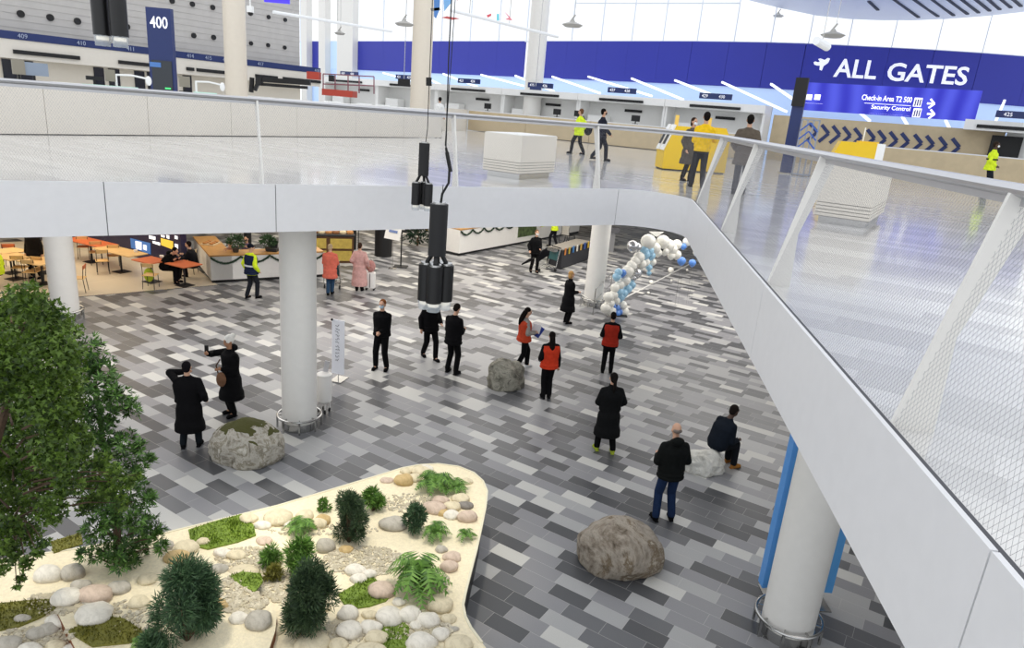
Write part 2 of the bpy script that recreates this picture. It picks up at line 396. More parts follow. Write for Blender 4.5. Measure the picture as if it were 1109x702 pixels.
m_beam = emis('beam_glow', 'f6faff', .9)  # glow added to the white beams so their undersides don't turn grey
CEILX = [(795, -2), (840, 9), (880, 17), (915, 20.5), (950, 22), (985, 22), (1020, 20.5), (1060, 17.5), (1109, 12), (1190, 2)]
def ceil_y(x):
    if x <= 795: return None
    for (a, b), (c, d) in zip(CEILX, CEILX[1:]):
        if a <= x <= c: return b + (d - b) * (x - a) / (c - a)
def z_at(x, y, p): return onp(x, y, (p.x, p.y, 0), V((p.x, p.y, 0)).normalized()).z
# blue band panels
xs = [388, 417, 447, 478, 510, 540, 569]; xs2 = [583, 616, 649, 682, 716, 751, 791, 832, 874, 918, 965, 1014, 1065, 1120, 1180]
def band(X, name='wall_back'):
    for a, b in zip(X, X[1:]):
        p, q = facp(a), facp(b); d = (q - p).normalized(); p = p + d * .004; q = q - d * .004; n = V((-d.y, d.x, 0))
        m = MB(); m.hull([(-.15, BB), (.15, BB), (.15, BT), (-.15, BT)], p, q, -n, UP); struct(m.build(name, m_bandblue))
band(xs); band(xs2)
# lower glazing, pale blue, under the band, with inclined white beams in front
k = 0
for a, b in zip([326, 339, 347, 359, 373] + xs[:-1] + [569] + xs2[:-1], [339, 347, 359, 373, 388] + xs[1:] + [583] + xs2[1:]):
    p, q = facp(a), facp(b); d = (q - p).normalized(); n = V((d.y, -d.x, 0))
    m = MB(); m.hull([(.0, L2), (.1, L2), (.1, BB), (.0, BB)], p, q, -n, UP)
    struct(m.build('window_1', m_pale))
for a, c, mt in ((326, 333, m_pale), (339, 347, m_bandblue), (347.5, 352, m_pale), (359, 372, m_pale)):
    p, q = facp(a), facp(c); d = (q - p).normalized(); n = V((d.y, -d.x, 0))
    struct(MB().hull([(-.1, BB), (.1, BB), (.1, BT), (-.1, BT)], p, q, -n, UP).build('window_2', mt))
for a, c in ((333, 339), (352, 359), (372, 389)):
    p, q = facp(a), facp(c); d = (q - p).normalized(); n = V((d.y, -d.x, 0))
    struct(MB().hull([(.1, L2), (.8, L2), (.8, 26), (.1, 26)], p, q, n, UP).build('trim_5', m_col))
FT = 26
# upper glazing: mullions, transoms, panes
mx = [300, 326, 353, 383, 415, 447, 478, 509, 540, 570] + [588, 619, 651, 684, 718, 755, 795, 835, 876, 919, 967, 1016, 1067, 1120, 1180]
for i, x in enumerate(mx):
    p = facp(x); top = z_at(x, ceil_y(x), p) + .3 if ceil_y(x) is not None else FT
    struct(MB().box((p.x, p.y, (BT + top) / 2), (.055 * p.y / 60, .12, top - BT), Matrix.Rotation(-.5, 3, 'Z')).build('window_frame', m_mull))
for a, b in zip(mx, mx[1:]):
    p, q = facp(a), facp(b); c = (a + b) / 2; top = min(z_at(a, ceil_y(a), p) if ceil_y(a) is not None else FT, z_at(b, ceil_y(b), q) if ceil_y(b) is not None else FT)
    struct(MB().bar(p + UP * BT, q + UP * BT, .12, .10).build('window_frame', m_mull))
    n = V(((q - p).y, -(q - p).x, 0)).normalized()
    struct(MB().hull([(-.01, BT + .05), (.01, BT + .05), (.01, top), (-.01, top)], p, q, n, UP).build('window_3', m_glass))
    if a > 590 and a < 760:
        za = z_at(a, 3.2, p); zb = z_at(b, 3.2, q); struct(MB().bar(p + UP * za, q + UP * zb, .08, .08).build('window_frame', m_mull))
# inclined white roof beams seen through the strip below the band
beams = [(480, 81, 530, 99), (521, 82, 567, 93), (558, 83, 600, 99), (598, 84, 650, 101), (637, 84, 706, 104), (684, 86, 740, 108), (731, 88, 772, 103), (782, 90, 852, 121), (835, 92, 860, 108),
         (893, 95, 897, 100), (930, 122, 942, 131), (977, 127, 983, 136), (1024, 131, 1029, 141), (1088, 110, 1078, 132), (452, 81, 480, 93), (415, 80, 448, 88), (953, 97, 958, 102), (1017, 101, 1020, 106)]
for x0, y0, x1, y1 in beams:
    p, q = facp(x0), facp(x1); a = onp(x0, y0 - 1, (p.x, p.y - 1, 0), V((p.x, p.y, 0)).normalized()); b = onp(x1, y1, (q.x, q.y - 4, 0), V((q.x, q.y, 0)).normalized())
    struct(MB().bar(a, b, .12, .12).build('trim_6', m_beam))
# curved metal ceiling with dark slots above the gates sign
m_ceil = mat('pale_metal_ceiling', 'dfe8fb', .35, .2)
edge = []
for i in range(len(CEILX) - 1):
    for j in range(6):
        t = j / 6; x = CEILX[i][0] + (CEILX[i + 1][0] - CEILX[i][0]) * t; edge.append((x, CEILX[i][1] + (CEILX[i + 1][1] - CEILX[i][1]) * t))
edge.append(CEILX[-1])
m = MB(); nE = len(edge); INW = 22
for x, y in edge:
    p = facp(min(x, 1189)); z = z_at(x, y, p); d = V((p.x, p.y, 0)).normalized()
    m.v += [V((p.x, p.y, z)), V((p.x, p.y, z + .5)), V((p.x, p.y, 0)) - V((.25, 1, 0)).normalized() * INW + UP * (z + 2.0), V((p.x, p.y, 0)) - V((.25, 1, 0)).normalized() * INW + UP * (z + 2.5)]
for i in range(nE - 1):
    a, b = 4 * i, 4 * i + 4
    m.f += [(a, b, b + 2, a + 2), (a + 1, a + 3, b + 3, b + 1), (a, a + 1, b + 1, b), (a + 2, b + 2, b + 3, a + 3)]
m.f += [(0, 2, 3, 1), (4 * nE - 4, 4 * nE - 3, 4 * nE - 1, 4 * nE - 2)]
struct(m.build('ceiling', m_ceil, smooth=30))
m_slot = mat('dark_slot', '3a4152', .7)
from mathutils.bvhtree import BVHTree
bv = BVHTree.FromPolygons([tuple(v) for v in m.v], m.f)
for x0, y0, x1, y1 in ((941, 1, 951, 11), (967, -2, 995, 19), (987, -3, 1016, 18), (1007, -3, 1033, 17), (1024, -3, 1048, 15.5), (1039, -3, 1060, 14), (1054, -3, 1072, 12), (1068, -3, 1083, 10.5), (1082, -3, 1095, 8.5), (1095, -3, 1106, 7)):
    h0 = bv.ray_cast(EP, ray(x0, y0).normalized()); h1 = bv.ray_cast(EP, ray(x1, y1 - .5).normalized())
    if h0[0] and h1[0]: struct(MB().bar(h0[0], h1[0], .16, .10).build('trim_7', m_slot))
# ------------------------------------------------------------ grey wall on the left with round vents and the 400 row bulkhead
P4 = at(0, 32.8, 8.1); P4.z = 0; nW = V((VV.y, -VV.x, 0))
def w4(t, z, off=0): return P4 + VV * t + UP * z + nW * off
m_grey = mat('ribbed_grey_wall', 'c3c0bc', .6, var=.04, scale=2)
def box4(t0, t1, z0, z1, o0, o1): return MB().hull([(o0, z0), (o1, z0), (o1, z1), (o0, z1)], w4(t0, 0), w4(t1, 0), nW, UP)
def t4(x, y):
    q = onp(x, y, P4, nW); return (q - P4).dot(VV), q.z
tEnd = t4(325, 40)[0]; tB = t4(339, 72)[0]
struct(box4(-14, tEnd, L2, 20, -.4, -.05).build('wall_left', m_grey))
for z in [8.3 + .32 * k for k in range(30)]: struct(box4(-14, tEnd, z, z + .012, -.05, -.035).build('trim_8', mat('wall_joint', 'adaaa7', .7)))
struct(box4(-14, tEnd, L2, 6.9, -.05, -.03).build('wall_left', mat('cream_wall', 'ddd6c8', .6)))
struct(box4(-14, tB, 6.9, 7.75, -.05, .7).build('wall_left', m_white2))
struct(box4(-14, tB, 7.75, 8.1, .2, .74).build('trim_9', m_navy))
holes = [(22.5, 15, .17), (54.5, 19, .17), (84, 23, .17), (138, 29, .15), (210, 38.5, .15), (231.5, 40.5, .15), (186.5, 1, .15), (208.5, 4.5, .15), (230.5, 8, .15), (272, 14.5, .13), (291, 18.5, .13), (309, 21.5, .13), (272, 47, .13), (290.5, 49, .13), (308.5, 51.5, .13)]
RW = Matrix.Rotation(math.atan2(VV.y, VV.x), 3, 'Z')
ORD = ['first', 'second', 'third', 'fourth', 'fifth', 'sixth', 'seventh', 'eighth', 'ninth']
for i, (x, y, r) in enumerate(holes):
    t, z = t4(x, y); o = MB(); c = w4(t, z, -.06)
    o.tube([c, c + nW * .10], r * .95, 20)
    rowl = 'upper' if (i in (6, 7, 8, 9, 10, 11)) else 'lower'; cnt = sum(1 for k in holes[:i + 1] if ((holes.index(k) in (6, 7, 8, 9, 10, 11)) == (rowl == 'upper')))
    g = tag(o.build('wall_vent', m_black), f'round black air nozzle in the grey wall, {rowl} row, {ORD[cnt - 1]} from the left', 'vent', 'round air nozzles in the grey wall')
# ============================================================ UPPER HALL OBJECTS
m_txt = emis('lit_white', 'ffffff', 1.0); m_txtw = mat('white_lettering', 'f2f3f6', .5, emit='f4f6ff', es=.45); m_grnum = mat('pale_numbers', 'a9b4cc', .5)
# ---- ALL GATES lettering and plane on the band
def on_band(x, y, off=.22):
    a, b = facp(875), facp(1067); d = (b - a).normalized(); n = V((d.y, -d.x, 0)); return onp(x, y, a + n * .0, n), d, n
gt = thing('gates_sign', 'large white ALL GATES lettering with an aeroplane symbol on the dark blue band', 'sign', facp(965) + UP * BB)
def chmat(o, g): o.parent = g; o.matrix_parent_inverse = Matrix.Translation(-g.location); return o
def seg_text(s, x0, y0, x1, y1, hpx):
    """one word placed between two pixels, standing just in front of the curved band"""
    p, q = facp(x0), facp(x1); d = (q - p).normalized(); n = V((d.y, -d.x, 0)); ref = p + n * .55
    a = onp(x0, y0, ref, n); b = onp(x1, y1, ref, n); z = (a.z + b.z) / 2; a.z = b.z = z
    c = onp(x0, y0 - hpx, ref, n); chmat(text('lettering', s, a, d, UP, abs(c.z - onp(x0, y0, ref, n).z), m_txtw, None, (b - a).length, bold=.018, depth=.03), gt)
seg_text('ALL', 902, 83.5, 948, 85.5, 20); seg_text('GATES', 959, 87.5, 1046, 92.5, 20)
p, q = facp(880), facp(900); d = (q - p).normalized(); n = V((d.y, -d.x, 0)); ref = p + n * .5
pl = [(899, 63.5), (897, 68), (892, 71.5), (890, 76.5), (887.5, 75.5), (888, 71), (885, 71), (882, 70), (881, 67.5), (883, 66.5), (886, 67.5), (888, 66.5), (886, 64), (888.5, 63.2), (893, 65), (896.5, 62.7)]
P3 = [onp(x, y, ref, n) for x, y in pl]; m = MB(); k = len(P3); m.v = P3 + [a + n * -.04 for a in P3]
vs2 = [V(((a - P3[0]).dot(d), a.z, 0)) for a in P3]
m.f = [t for t in tessellate_polygon([vs2])] + [(i, (i + 1) % k, k + (i + 1) % k, k + i) for i in range(k)]
chmat(m.build('plane_symbol', m_txtw), gt)

# ---- LED wayfinding sign
lsr = thing('wayfinding_sign', 'bright blue LED sign above the chevron wall reading Check-in Area T2 500 and Security Control', 'sign', (0, 0, 0))
nB = -VV; LS = V((-3.9, 45.6, 0)) + VV * 6.5
def lsp(x, y, off=0): return onp(x, y, LS - VV * off, nB)
A_, B_ = lsp(869, 93), lsp(1062, 107); zt = max(A_.z, B_.z) + .2; Cc, Dd = lsp(869, 117), lsp(1057, 134); zb = (Cc.z + Dd.z) / 2
lsr.location = (A_.x, A_.y, zb)
m_led = bpy.data.materials.new('led_panel'); m_led.use_nodes = True; nt = m_led.node_tree; b = nt.nodes['Principled BSDF']
tc = N(nt, 'ShaderNodeTexCoord'); wv = N(nt, 'ShaderNodeTexWave'); wv.inputs['Scale'].default_value = .35; wv.inputs['Distortion'].default_value = 2; wv.inputs['Detail'].default_value = 0; wv.bands_direction = 'X'
nt.links.new(tc.outputs['Object'], wv.inputs['Vector']); rp_ = N(nt, 'ShaderNodeValToRGB'); rp_.color_ramp.elements[0].color = lin('2b2fc0'); rp_.color_ramp.elements[1].color = lin('5560ea')
nt.links.new(wv.outputs['Fac'], rp_.inputs[0]); nt.links.new(rp_.outputs[0], b.inputs['Emission Color']); b.inputs['Emission Strength'].default_value = .75; b.inputs['Base Color'].default_value = lin('20208a')
m = MB().hull([(0, zb), (.3, zb), (.3, zt), (0, zt)], V((A_.x, A_.y, 0)), V((B_.x, B_.y, 0)), VV, UP); chmat(m.build('led_screen', m_led), lsr)
def lstext(s, x0, y0, x1, y1, h):
    a, b = lsp(x0, y0, .05), lsp(x1, y1, .05); z = (a.z + b.z) / 2; a.z = b.z = z; hh = lsp(x0, y0 - h, .05).z - lsp(x0, y0, .05).z
    chmat(text('lettering', s, a, U, UP, hh, m_txt, None, (b - a).length, bold=.01, depth=.02), lsr)
lstext('Check-in Area T2 500', 933, 108, 987, 111.5, 6); lstext('Security Control', 943, 119.2, 985, 122, 6)
def lsbox(x0, y0, x1, y1, mt, name):
    a, b = lsp(x0, y0, .04), lsp(x1, y1, .04); z0, z1 = sorted((a.z, b.z)); m = MB().hull([(-.02, z0), (.02, z0), (.02, z1), (-.02, z1)], V((a.x, a.y, 0)), V((b.x, b.y, 0)), VV, UP); return chmat(m.build(name, mt), lsr)
lsbox(936, 111.8, 986.5, 111.0 + 1.6 + 1.8, m_txt, 'subtitle'); lsbox(941, 122.6, 985, 124.6 + .9, m_txt, 'subtitle')
m_pic = mat('pictogram_blue', '1f2590', .5)
for x, y in ((988.5, 106), (987.5, 117.5)):
    lsbox(x, y + 9.3, x + 11, y + .2, m_txt, 'pictogram')
    for k_ in range(3): c = lsp(x + 3 + 2.6 * k_, y + 5.2, .09); chmat(MB().box(c, (.16, .05, .32), RW).build('pictogram_figure', m_pic), lsr)
for y in (112, 123.3):
    a, b = lsp(1004, y, .06), lsp(1012, y + .6, .06); z = a.z; b.z = z; w = .05
    m = MB().bar(a, b, .03, .09); m.bar(b, b - U * .22 + UP * .22, .03, .09); m.bar(b, b - U * .22 - UP * .22, .03, .09); chmat(m.build('arrow', m_txt), lsr)
for x in (872.5, 881.5): lsbox(x, 108, x + 7.5, 102.5, m_txt, 'bay_number')
lsbox(872, 111.5, 891, 112.6, m_txt, 'subtitle')

# ---- check-in row 500: bays with white back walls, wooden fronts
A5 = V((-3.9, 45.6, 0)); B5 = A5 + VV * 4
def c5(t, z=0, off=0): return A5 + U * t + UP * z + VV * off
m_bay = mat('bay_panel', 'e9e9e7', .5); m_bay2 = mat('bay_white', 'f4f4f2', .45)
bays = [-13.3, -7.7, -2.1, 3.5, 9.1, 14.7]
for i, t in enumerate(bays):
    nm = thing('check_in_bay', ['white check-in bay furthest left, left of the front column', 'white check-in bay just right of the cream column by the thin cables', 'white check-in bay left of the white column in the blue band',
               'white check-in bay directly right of the white column, behind the hi-vis walker', 'white check-in bay behind the walking man in the dark suit', 'white check-in bay behind the yellow kiosk'][i], 'check-in bay', c5(t - 2.8, L2, 4), 0, 'check-in bays of the 500 row')
    def ad(o): return chmat(o, nm)
    a, b = t - 2.79, t + 2.79
    ad(MB().hull([(4.0, L2), (4.15, L2), (4.15, 7.7), (4.0, 7.7)], c5(a), c5(b), VV, UP).build('back_wall', m_bay))
    ad(MB().hull([(2.6, 7.35), (4.15, 7.35), (4.15, 7.75), (2.6, 7.75)], c5(a), c5(b), VV, UP).build('canopy', m_bay2))
    for s in (a + .06, b - .06): ad(MB().hull([(2.8, L2), (4.0, L2), (4.0, 7.35), (2.8, 7.35)], c5(s - .06), c5(s + .06), VV, UP).build('side_panel', m_bay2))
    ad(MB().hull([(2.5, 7.42), (2.62, 7.42), (2.62, 7.56), (2.5, 7.56)], c5(t - 1.3), c5(t + 1.5), VV, UP).build('light_slot', m_blackp))
    sg = ad(MB().hull([(2.7, 7.9), (2.82, 7.9), (2.82, 8.2), (2.7, 8.2)], c5(t - .9), c5(t + .9), VV, UP).build('number_sign', m_navy))
    ad(MB().hull([(3.9, 6.9), (3.99, 6.9), (3.99, 7.05), (3.9, 7.05)], c5(t - .2), c5(t + .9), VV, UP).build('slot_screen', m_blackp))
    no = str(419 + 2 * i)
    for k_, s in enumerate((no, str(420 + 2 * i))): ad(text('number', s, c5(t - .75 + k_ * .95, 7.97, 2.68), U, UP, .16, m_txtw, depth=.01))
    ad(MB().hull([(3.2, 5.2), (3.9, 5.2), (3.9, 6.55), (3.2, 6.55)], c5(a + .5), c5(a + 1.7), VV, UP).build('bag_drop', m_bay2))
# dark hanging information screen near the front column
for i,(x0,y0,x1,y1,l) in enumerate([(431,85,444,94,'dark grey screen hanging left of the cream front column'),(574,93,586,98,'small dark blue screen hanging right of the white column')]):
    a,b=at(x0,y0,7.6),None; n_=V((a.x,a.y,0)).normalized(); Dd_=42; a=atd(x0,y0,Dd_); b=atd(x1,y1,Dd_)
    o=thing('hanging_screen',l,'screen',(a+b)/2); c_=(a+b)/2; MB().box((0,0,0),(abs(b.x-a.x),.12,abs(a.z-b.z)),Matrix.Rotation(-.2,3,'Z')).build('screen',m_navy if i else m_blackp,o); MB().tube([(0,0,0),(0,0,20-c_.z)],.02,6).build('rod',m_steel,o)
# wooden counter fronts
def desk(t0, t1, label, z=1.2, off=0, dpt=.9, items=True):
    o = thing('check_in_counter', label, 'counter', c5(t0, L2, off), 0, 'wooden check-in counters')
    chmat(MB().hull([(off, L2 + .03), (off + .06, L2 + .03), (off + .06, L2 + z), (off, L2 + z)], c5(t0), c5(t1), VV, UP).build('front_panel', m_wood), o)
    chmat(MB().hull([(off, L2 + z), (off + dpt, L2 + z), (off + dpt, L2 + z + .04), (off, L2 + z + .04)], c5(t0), c5(t1), VV, UP).build('counter_top', m_white), o)
    chmat(MB().hull([(off + dpt - .06, L2), (off + dpt, L2), (off + dpt, L2 + z), (off + dpt - .06, L2 + z)], c5(t0), c5(t1), VV, UP).build('rear_panel', m_bay), o)
    return o
dl_ = ['wooden check-in counter front at the left end of the 500 row', 'wooden check-in counter front behind the white box kiosk', 'wooden check-in counter front between the hi-vis walker and the yellow kiosk', 'wooden check-in counter front partly behind the yellow kiosk']
for i, t in enumerate((.1, 4.4, 8.7, 13.0)): desk(t, t + 4.27, dl_[i])
desk(23.1, 36, 'long wooden check-in counter at the right edge of the picture, beside the hi-vis guard')
for i, (x, y) in enumerate(((534, 116), (556, 118), (612, 122), (641, 126), (704, 129), (722, 132), (393, 106), (418, 109))):
    pass
def monitor(P, rz, label, cat='monitor', w=.5, h=.32, m_=None, grp=None):
    t = thing('monitor', label, cat, P, rz, grp)
    MB().box((0, 0, .04), (.26, .2, .02)).build('foot', m_blackp, t); MB().box((0, .02, .12), (.05, .04, .2)).build('stem', m_blackp, t)
    MB().box((0, 0, .16 + h / 2), (w, .04, h)).build('screen', m_ or m_blackp, t); return t
RZU = math.atan2(U.y, U.x)
mons = ['dark monitor on the wooden counter left of the white column', 'dark monitor on the wooden counter right of the white column', 'dark monitor on the wooden counter between the walkers and the yellow kiosk', 'dark monitor on the wooden counter left of the yellow kiosk']
for i, t in enumerate((1.2, 6.2, 7.6, 11.2)): monitor(c5(t, L2 + 1.24, .45), RZU, mons[i], grp='monitors on the wooden counters')

# ---- chevron wall
cw0, cw1 = 17.6, 24.6
chv = thing('chevron_wall', 'light wooden partition wall with a row of dark blue chevrons pointing right', 'partition', c5(cw0, L2, 4.2))
chmat(MB().hull([(4.2, L2), (4.4, L2), (4.4, 7.35), (4.2, 7.35)], c5(cw0), c5(28.2), VV, UP).build('panel', m_wood), chv)
chmat(MB().hull([(4.2, L2), (4.4, L2), (4.4, 7.7), (4.2, 7.7)], c5(28.25), c5(40), VV, UP).build('panel', m_bay), chv)
for x0 in (878, 890.5, 902.5, 914, 926, 940, 952, 964.5, 977, 991, 1004, 1018, 1032):
    yv = 144 + (x0 - 884) * .1045; R_ = c5(0, 0, 4.2)
    tip = onp(x0 + 7, yv, R_, nB); up_ = onp(x0 - .5, yv - 9.5, R_, nB); dn = onp(x0 - 4, yv + 9, R_, nB)
    m = MB().bar(tip, up_, .17, .06, VV); m.bar(tip, dn, .17, .06, VV); chmat(m.build('chevron', m_navy), chv)
# right-hand bay with a dark doorway screen
rb = thing('check_in_bay', 'white check-in bay with a large dark screen behind the hi-vis guard', 'check-in bay', c5(28.2, L2, 4), 0)
chmat(MB().hull([(2.8, 7.3), (4.2, 7.3), (4.2, 7.75), (2.8, 7.75)], c5(26.5), c5(40), VV, UP).build('canopy', m_bay2), rb)
chmat(MB().hull([(2.72, 7.4), (2.8, 7.4), (2.8, 7.55), (2.72, 7.55)], c5(27), c5(36), VV, UP).build('light_slot', m_blackp), rb)
sd = onp(1076, 142, c5(0, 0, 3.9), nB); sd2 = onp(1101, 176, c5(0, 0, 3.9), nB)
chmat(MB().hull([(3.9, 5.9), (4.0, 5.9), (4.0, 7.15), (3.9, 7.15)], V((sd.x, sd.y, 0)) - VV * 3.9, V((sd2.x, sd2.y, 0)) - VV * 3.9, VV, UP).build('screen', m_blackp), rb)
chmat(MB().hull([(2.6, 7.9), (2.75, 7.9), (2.75, 8.2), (2.6, 8.2)], c5(27.6), c5(31), VV, UP).build('number_sign', m_navy), rb)
chmat(text('number', '425', c5(27.9, 7.97, 2.58), U, UP, .16, m_txtw), rb)

# ---- white cuboid kiosks with shadow-gap grooves on a recessed plinth
def solve_w(Pc, d, xpx, sgn):
    lo, hi = 0, 8
    def px(p): c = p - EP; return 554.5 + FPX * c.dot(AX) / c.dot(AF)
    for _ in range(40):
        mid = (lo + hi) / 2
        if sgn * (px(Pc + d * mid) - xpx) < 0: lo = mid
        else: hi = mid
    return lo
def box_kiosk(Cn, xl, xr, ztop, label, mt):
    wl = solve_w(Cn, -U, xl, -1); wr = solve_w(Cn, VV, xr, 1); Cn = V((Cn.x, Cn.y, 0))
    FL, FR, BR = Cn - U * wl, Cn, Cn + VV * wr; BL = FL + VV * wr; c = (FL + BR) / 2
    o = thing('box_kiosk', label, 'kiosk', (c.x, c.y, L2), 0)
    P = lambda k: [((c + (p - c) * k).x, (c + (p - c) * k).y) for p in (FL, FR, BR, BL)]
    z0 = L2 + .13; gz = [z0, z0 + .06, z0 + .12, z0 + .18, z0 + .24, ztop]
    b = MB(); g_ = MB()
    for i, (a, d) in enumerate(zip(gz, gz[1:])): b.prism(P(1), a + .012, d)
    chmat(b.build('body', mt), o)
    chmat(MB().prism(P(.975), z0, ztop - .02).build('groove_core', mat('groove_grey', '8e8a84', .6)), o)
    chmat(MB().prism(P(.86), L2, z0).build('plinth', m_steel), o)
    chmat(MB().prism(P(.97), ztop, ztop + .015).build('top_panel', m_bay2), o)
    return o
box_kiosk(at(562.5, 189, L2 + .13), 522.5, 600, 5.97, 'white box-shaped kiosk standing alone on the gallery floor left of the walkers', m_white2)
box_kiosk(at(940.7, 241, L2 + .13), 881, 957, 6.08, 'white box-shaped kiosk behind the balustrade on the right, in front of the yellow one', m_white2)

# ---- yellow self-service kiosks
m_yel = mat('kiosk_yellow', 'edc51a', .4); m_kw = mat('kiosk_white', 'f3f3f1', .4)
def yellow_kiosk(P, rz, w, d, h, label, faces=True):
    o = thing('self_service_kiosk', label, 'kiosk', P, rz)
    prof = [(-w / 2, .04), (w / 2, .04), (w / 2, h * .8), (w / 2 - .16, h), (-w / 2 + .30, h), (-w / 2, h * .45)]
    MB().hull(prof, V((0, -d / 2, 0)), V((0, d / 2, 0)), V((1, 0, 0)), UP).build('body', m_yel, o)
    MB().box((0, 0, .02), (w * .96, d * .94, .04)).build('plinth', m_blackp, o)
    s = V((-w / 2, 0, h * .45)); e = V((-w / 2 + .30, 0, h)); dd = (e - s).normalized(); nn = V((-dd.z, 0, dd.x)); R = Matrix((dd, V((0, 1, 0)), dd.cross(V((0, 1, 0))))).transposed()
    if faces:
        for k_ in (-1, 1):
            sc = MB().box((s + e) / 2 + nn * .03 + V((0, k_ * d * .25, 0)), ((e - s).length * 1.05, d * .40, .05), R).build('screen_unit', m_kw, o)
            MB().box((s + e) / 2 + nn * .062 + V((0, k_ * d * .25, 0)), ((e - s).length * .6, d * .28, .01), R).build('display', m_blackp, sc)
        for k_ in (-.62, .42): MB().box((k_ * w / 2, 0, h + .17), (.12, .04, .34)).build('marker_post', mat('kiosk_amber', 'f4cf6a', .4), o)
    MB().box((w / 2 - .35, 0, h + .02), (.5, d * .6, .05)).build('printer_unit', m_yel, o)
    return o
yk = at(749, 186, L2); yellow_kiosk(V((yk.x, yk.y + .4, L2)), .10, 2.15, .9, 1.42, 'yellow self-service kiosk with white slanted screens in front of the three standing people')
yk = atd(922, 170, 20); o = yellow_kiosk(V((yk.x, yk.y, L2)), RZU + .25, 1.35, .9, 1.40, 'yellow self-service kiosk behind the white box kiosk on the right', False)
MB().box((.62, 0, .8), (.2, .92, 1.22)).build('side_unit', m_kw, o); MB().box((.2, 0, 1.6), (.03, .03, .4)).build('marker_post', m_kw, o)

# ---- blue totem with black screen and lattice stand
tb = at(850.5, 188, L2); o = thing('totem', 'tall dark blue totem with a black screen at its top beside the chevron wall', 'totem', (tb.x, tb.y, L2), RZU)
MB().box((0, 0, 1.55), (.40, .18, 3.1)).build('post', m_navy, o); MB().box((.0, -.12, 2.95), (.44, .16, 1.0)).build('screen', m_blackp, o)
MB().box((0, 0, .02), (.5, .4, .04)).build('base_plate', m_steel, o)
lt = at(862, 190, L2); lt = V((lt.x + .12, lt.y - .1, L2)); o = thing('lattice_stand', 'slim grey and blue lattice display stand right next to the dark blue totem', 'display stand', lt, RZU)
m_lat = mat('lattice_blue', '3c62b8', .4); fr = MB()
for x in (-.3, -.1, .1, .3): fr.box((x, 0, 1.0), (.05, .05, 2.0))
fr.box((0, 0, 2.0), (.66, .05, .05)); fr.box((0, 0, .05), (.66, .3, .05)); fr.build('frame', mat('lattice_grey', '9aa0ac', .4, .5), o)
lz = MB()
for k_ in range(4):
    z = .7 + .3 * k_
    lz.bar((-.3, -.03, z), (0, -.03, z + .3), .02, .05); lz.bar((0, -.03, z + .3), (.3, -.03, z), .02, .05)
lz.build('lattice', m_lat, o)

# ---- left partition: check-in counters of row 400 seen from the gallery
qs = [(-60, 145.2), (52, 146.2), (162, 146.8), (251, 146.8), (322, 146.8), (385, 147.4), (437, 148.5), (478, 149.5)]
q0, q1 = at(0, 145.8, L2), at(478, 149.5, L2); q0.z = q1.z = 0; dq = (q1 - q0).normalized(); nq = V((dq.y, -dq.x, 0))
cl = ['cream counter panel at the far left of the gallery', 'cream counter panel below the first monitor on the left', 'cream counter panel under the 400 sign', 'cream counter panel under the left cream column', 'cream counter panel left of the lift platform', 'cream counter panel under the lift platform', 'cream counter panel at the right end of the row, beside the hanging cables']
for i in range(7):
    a = onp(*qs[i], q0, nq); b = onp(*qs[i + 1], q0, nq); a.z = b.z = 0; a = q0 + dq * (a - q0).dot(dq); b = q0 + dq * (b - q0).dot(dq)
    o = thing('cream_counter', cl[i], 'counter', (a.x, a.y, L2), 0, 'cream counters of the 400 row')
    a, b = a + dq * .006, b - dq * .006
    chmat(MB().hull([(0, L2 + .02), (-.05, L2 + .02), (-.05, 6.16), (0, 6.16)], a, b, nq, UP).build('front', m_white2), o)
    chmat(MB().hull([(0, 6.16), (-1.2, 6.16), (-1.2, 6.20), (0, 6.20)], a, b, nq, UP).build('counter_top', m_bay), o)
    chmat(MB().hull([(-1.15, L2), (-1.2, L2), (-1.2, 6.16), (-1.15, 6.16)], a, b, nq, UP).build('rear', m_bay), o)
en = at(492, 143, L2)
a = q1 + dq * .6 - nq * 2.2
o = thing('cream_counter', 'short cream counter end standing further back beside the hanging cables', 'counter', (a.x, a.y, L2))
st_ = at(478, 141.5, L2); st2 = at(504, 141.5, L2)
chmat(MB().hull([(0, L2), (.8, L2), (.8, 6.25), (0, 6.25)], V((st_.x, st_.y, 0)), V((st2.x, st2.y, 0)), V((0, 1, 0)), UP).build('front', m_white2), o)
# monitors, readers and brackets on the counter tops
def onpart(x, off=.5, z=6.2):
    n2 = nq; p = onp(x, 90, q0 - nq * off, n2); return V((p.x, p.y, z))
RQ = math.atan2(dq.y, dq.x)
m_scr = mat('grey_blue_screen', '8c98a8', .3)
monitor(onpart(38), RQ - .2, 'wide grey monitor on the counter at the far left', w=.62, h=.3, m_=m_scr)
monitor(onpart(22), RQ, 'small beige terminal beside the wide grey monitor', 'terminal', .28, .34, mat('beige_box', '8f897b', .5))
monitor(onpart(120), RQ, 'beige terminal just left of the blue 400 sign', 'terminal', .26, .3, mat('beige_box', '8f897b', .5))
monitor(onpart(200), RQ, 'beige terminal just right of the blue 400 sign', 'terminal', .34, .3, mat('beige_box', '8f897b', .5))
monitor(onpart(103), RQ, 'low black keyboard screen left of the beige terminal', 'terminal', .45, .10)
for x, l in ((143, 'white hinged monitor arm left of the 400 sign'), (226, 'white hinged monitor arm right of the 400 sign')):
    P = onpart(x); o = thing('hinged_bracket', l, 'bracket', P, RQ)
    MB().tube([(-.45, 0, 0), (-.45, 0, .36)], .03, 8).build('post', m_bay2, o); MB().tube([(-.45, 0, .34), (0, 0, .36), (.5, 0, .3)], .025, 8).build('arm', m_bay2, o)
    MB().ell((.5, 0, .25), (.09, .05, .13)).build('clamp', m_bay2, o)
m_scan = mat('pale_green_strip', 'cdeee0', .4)
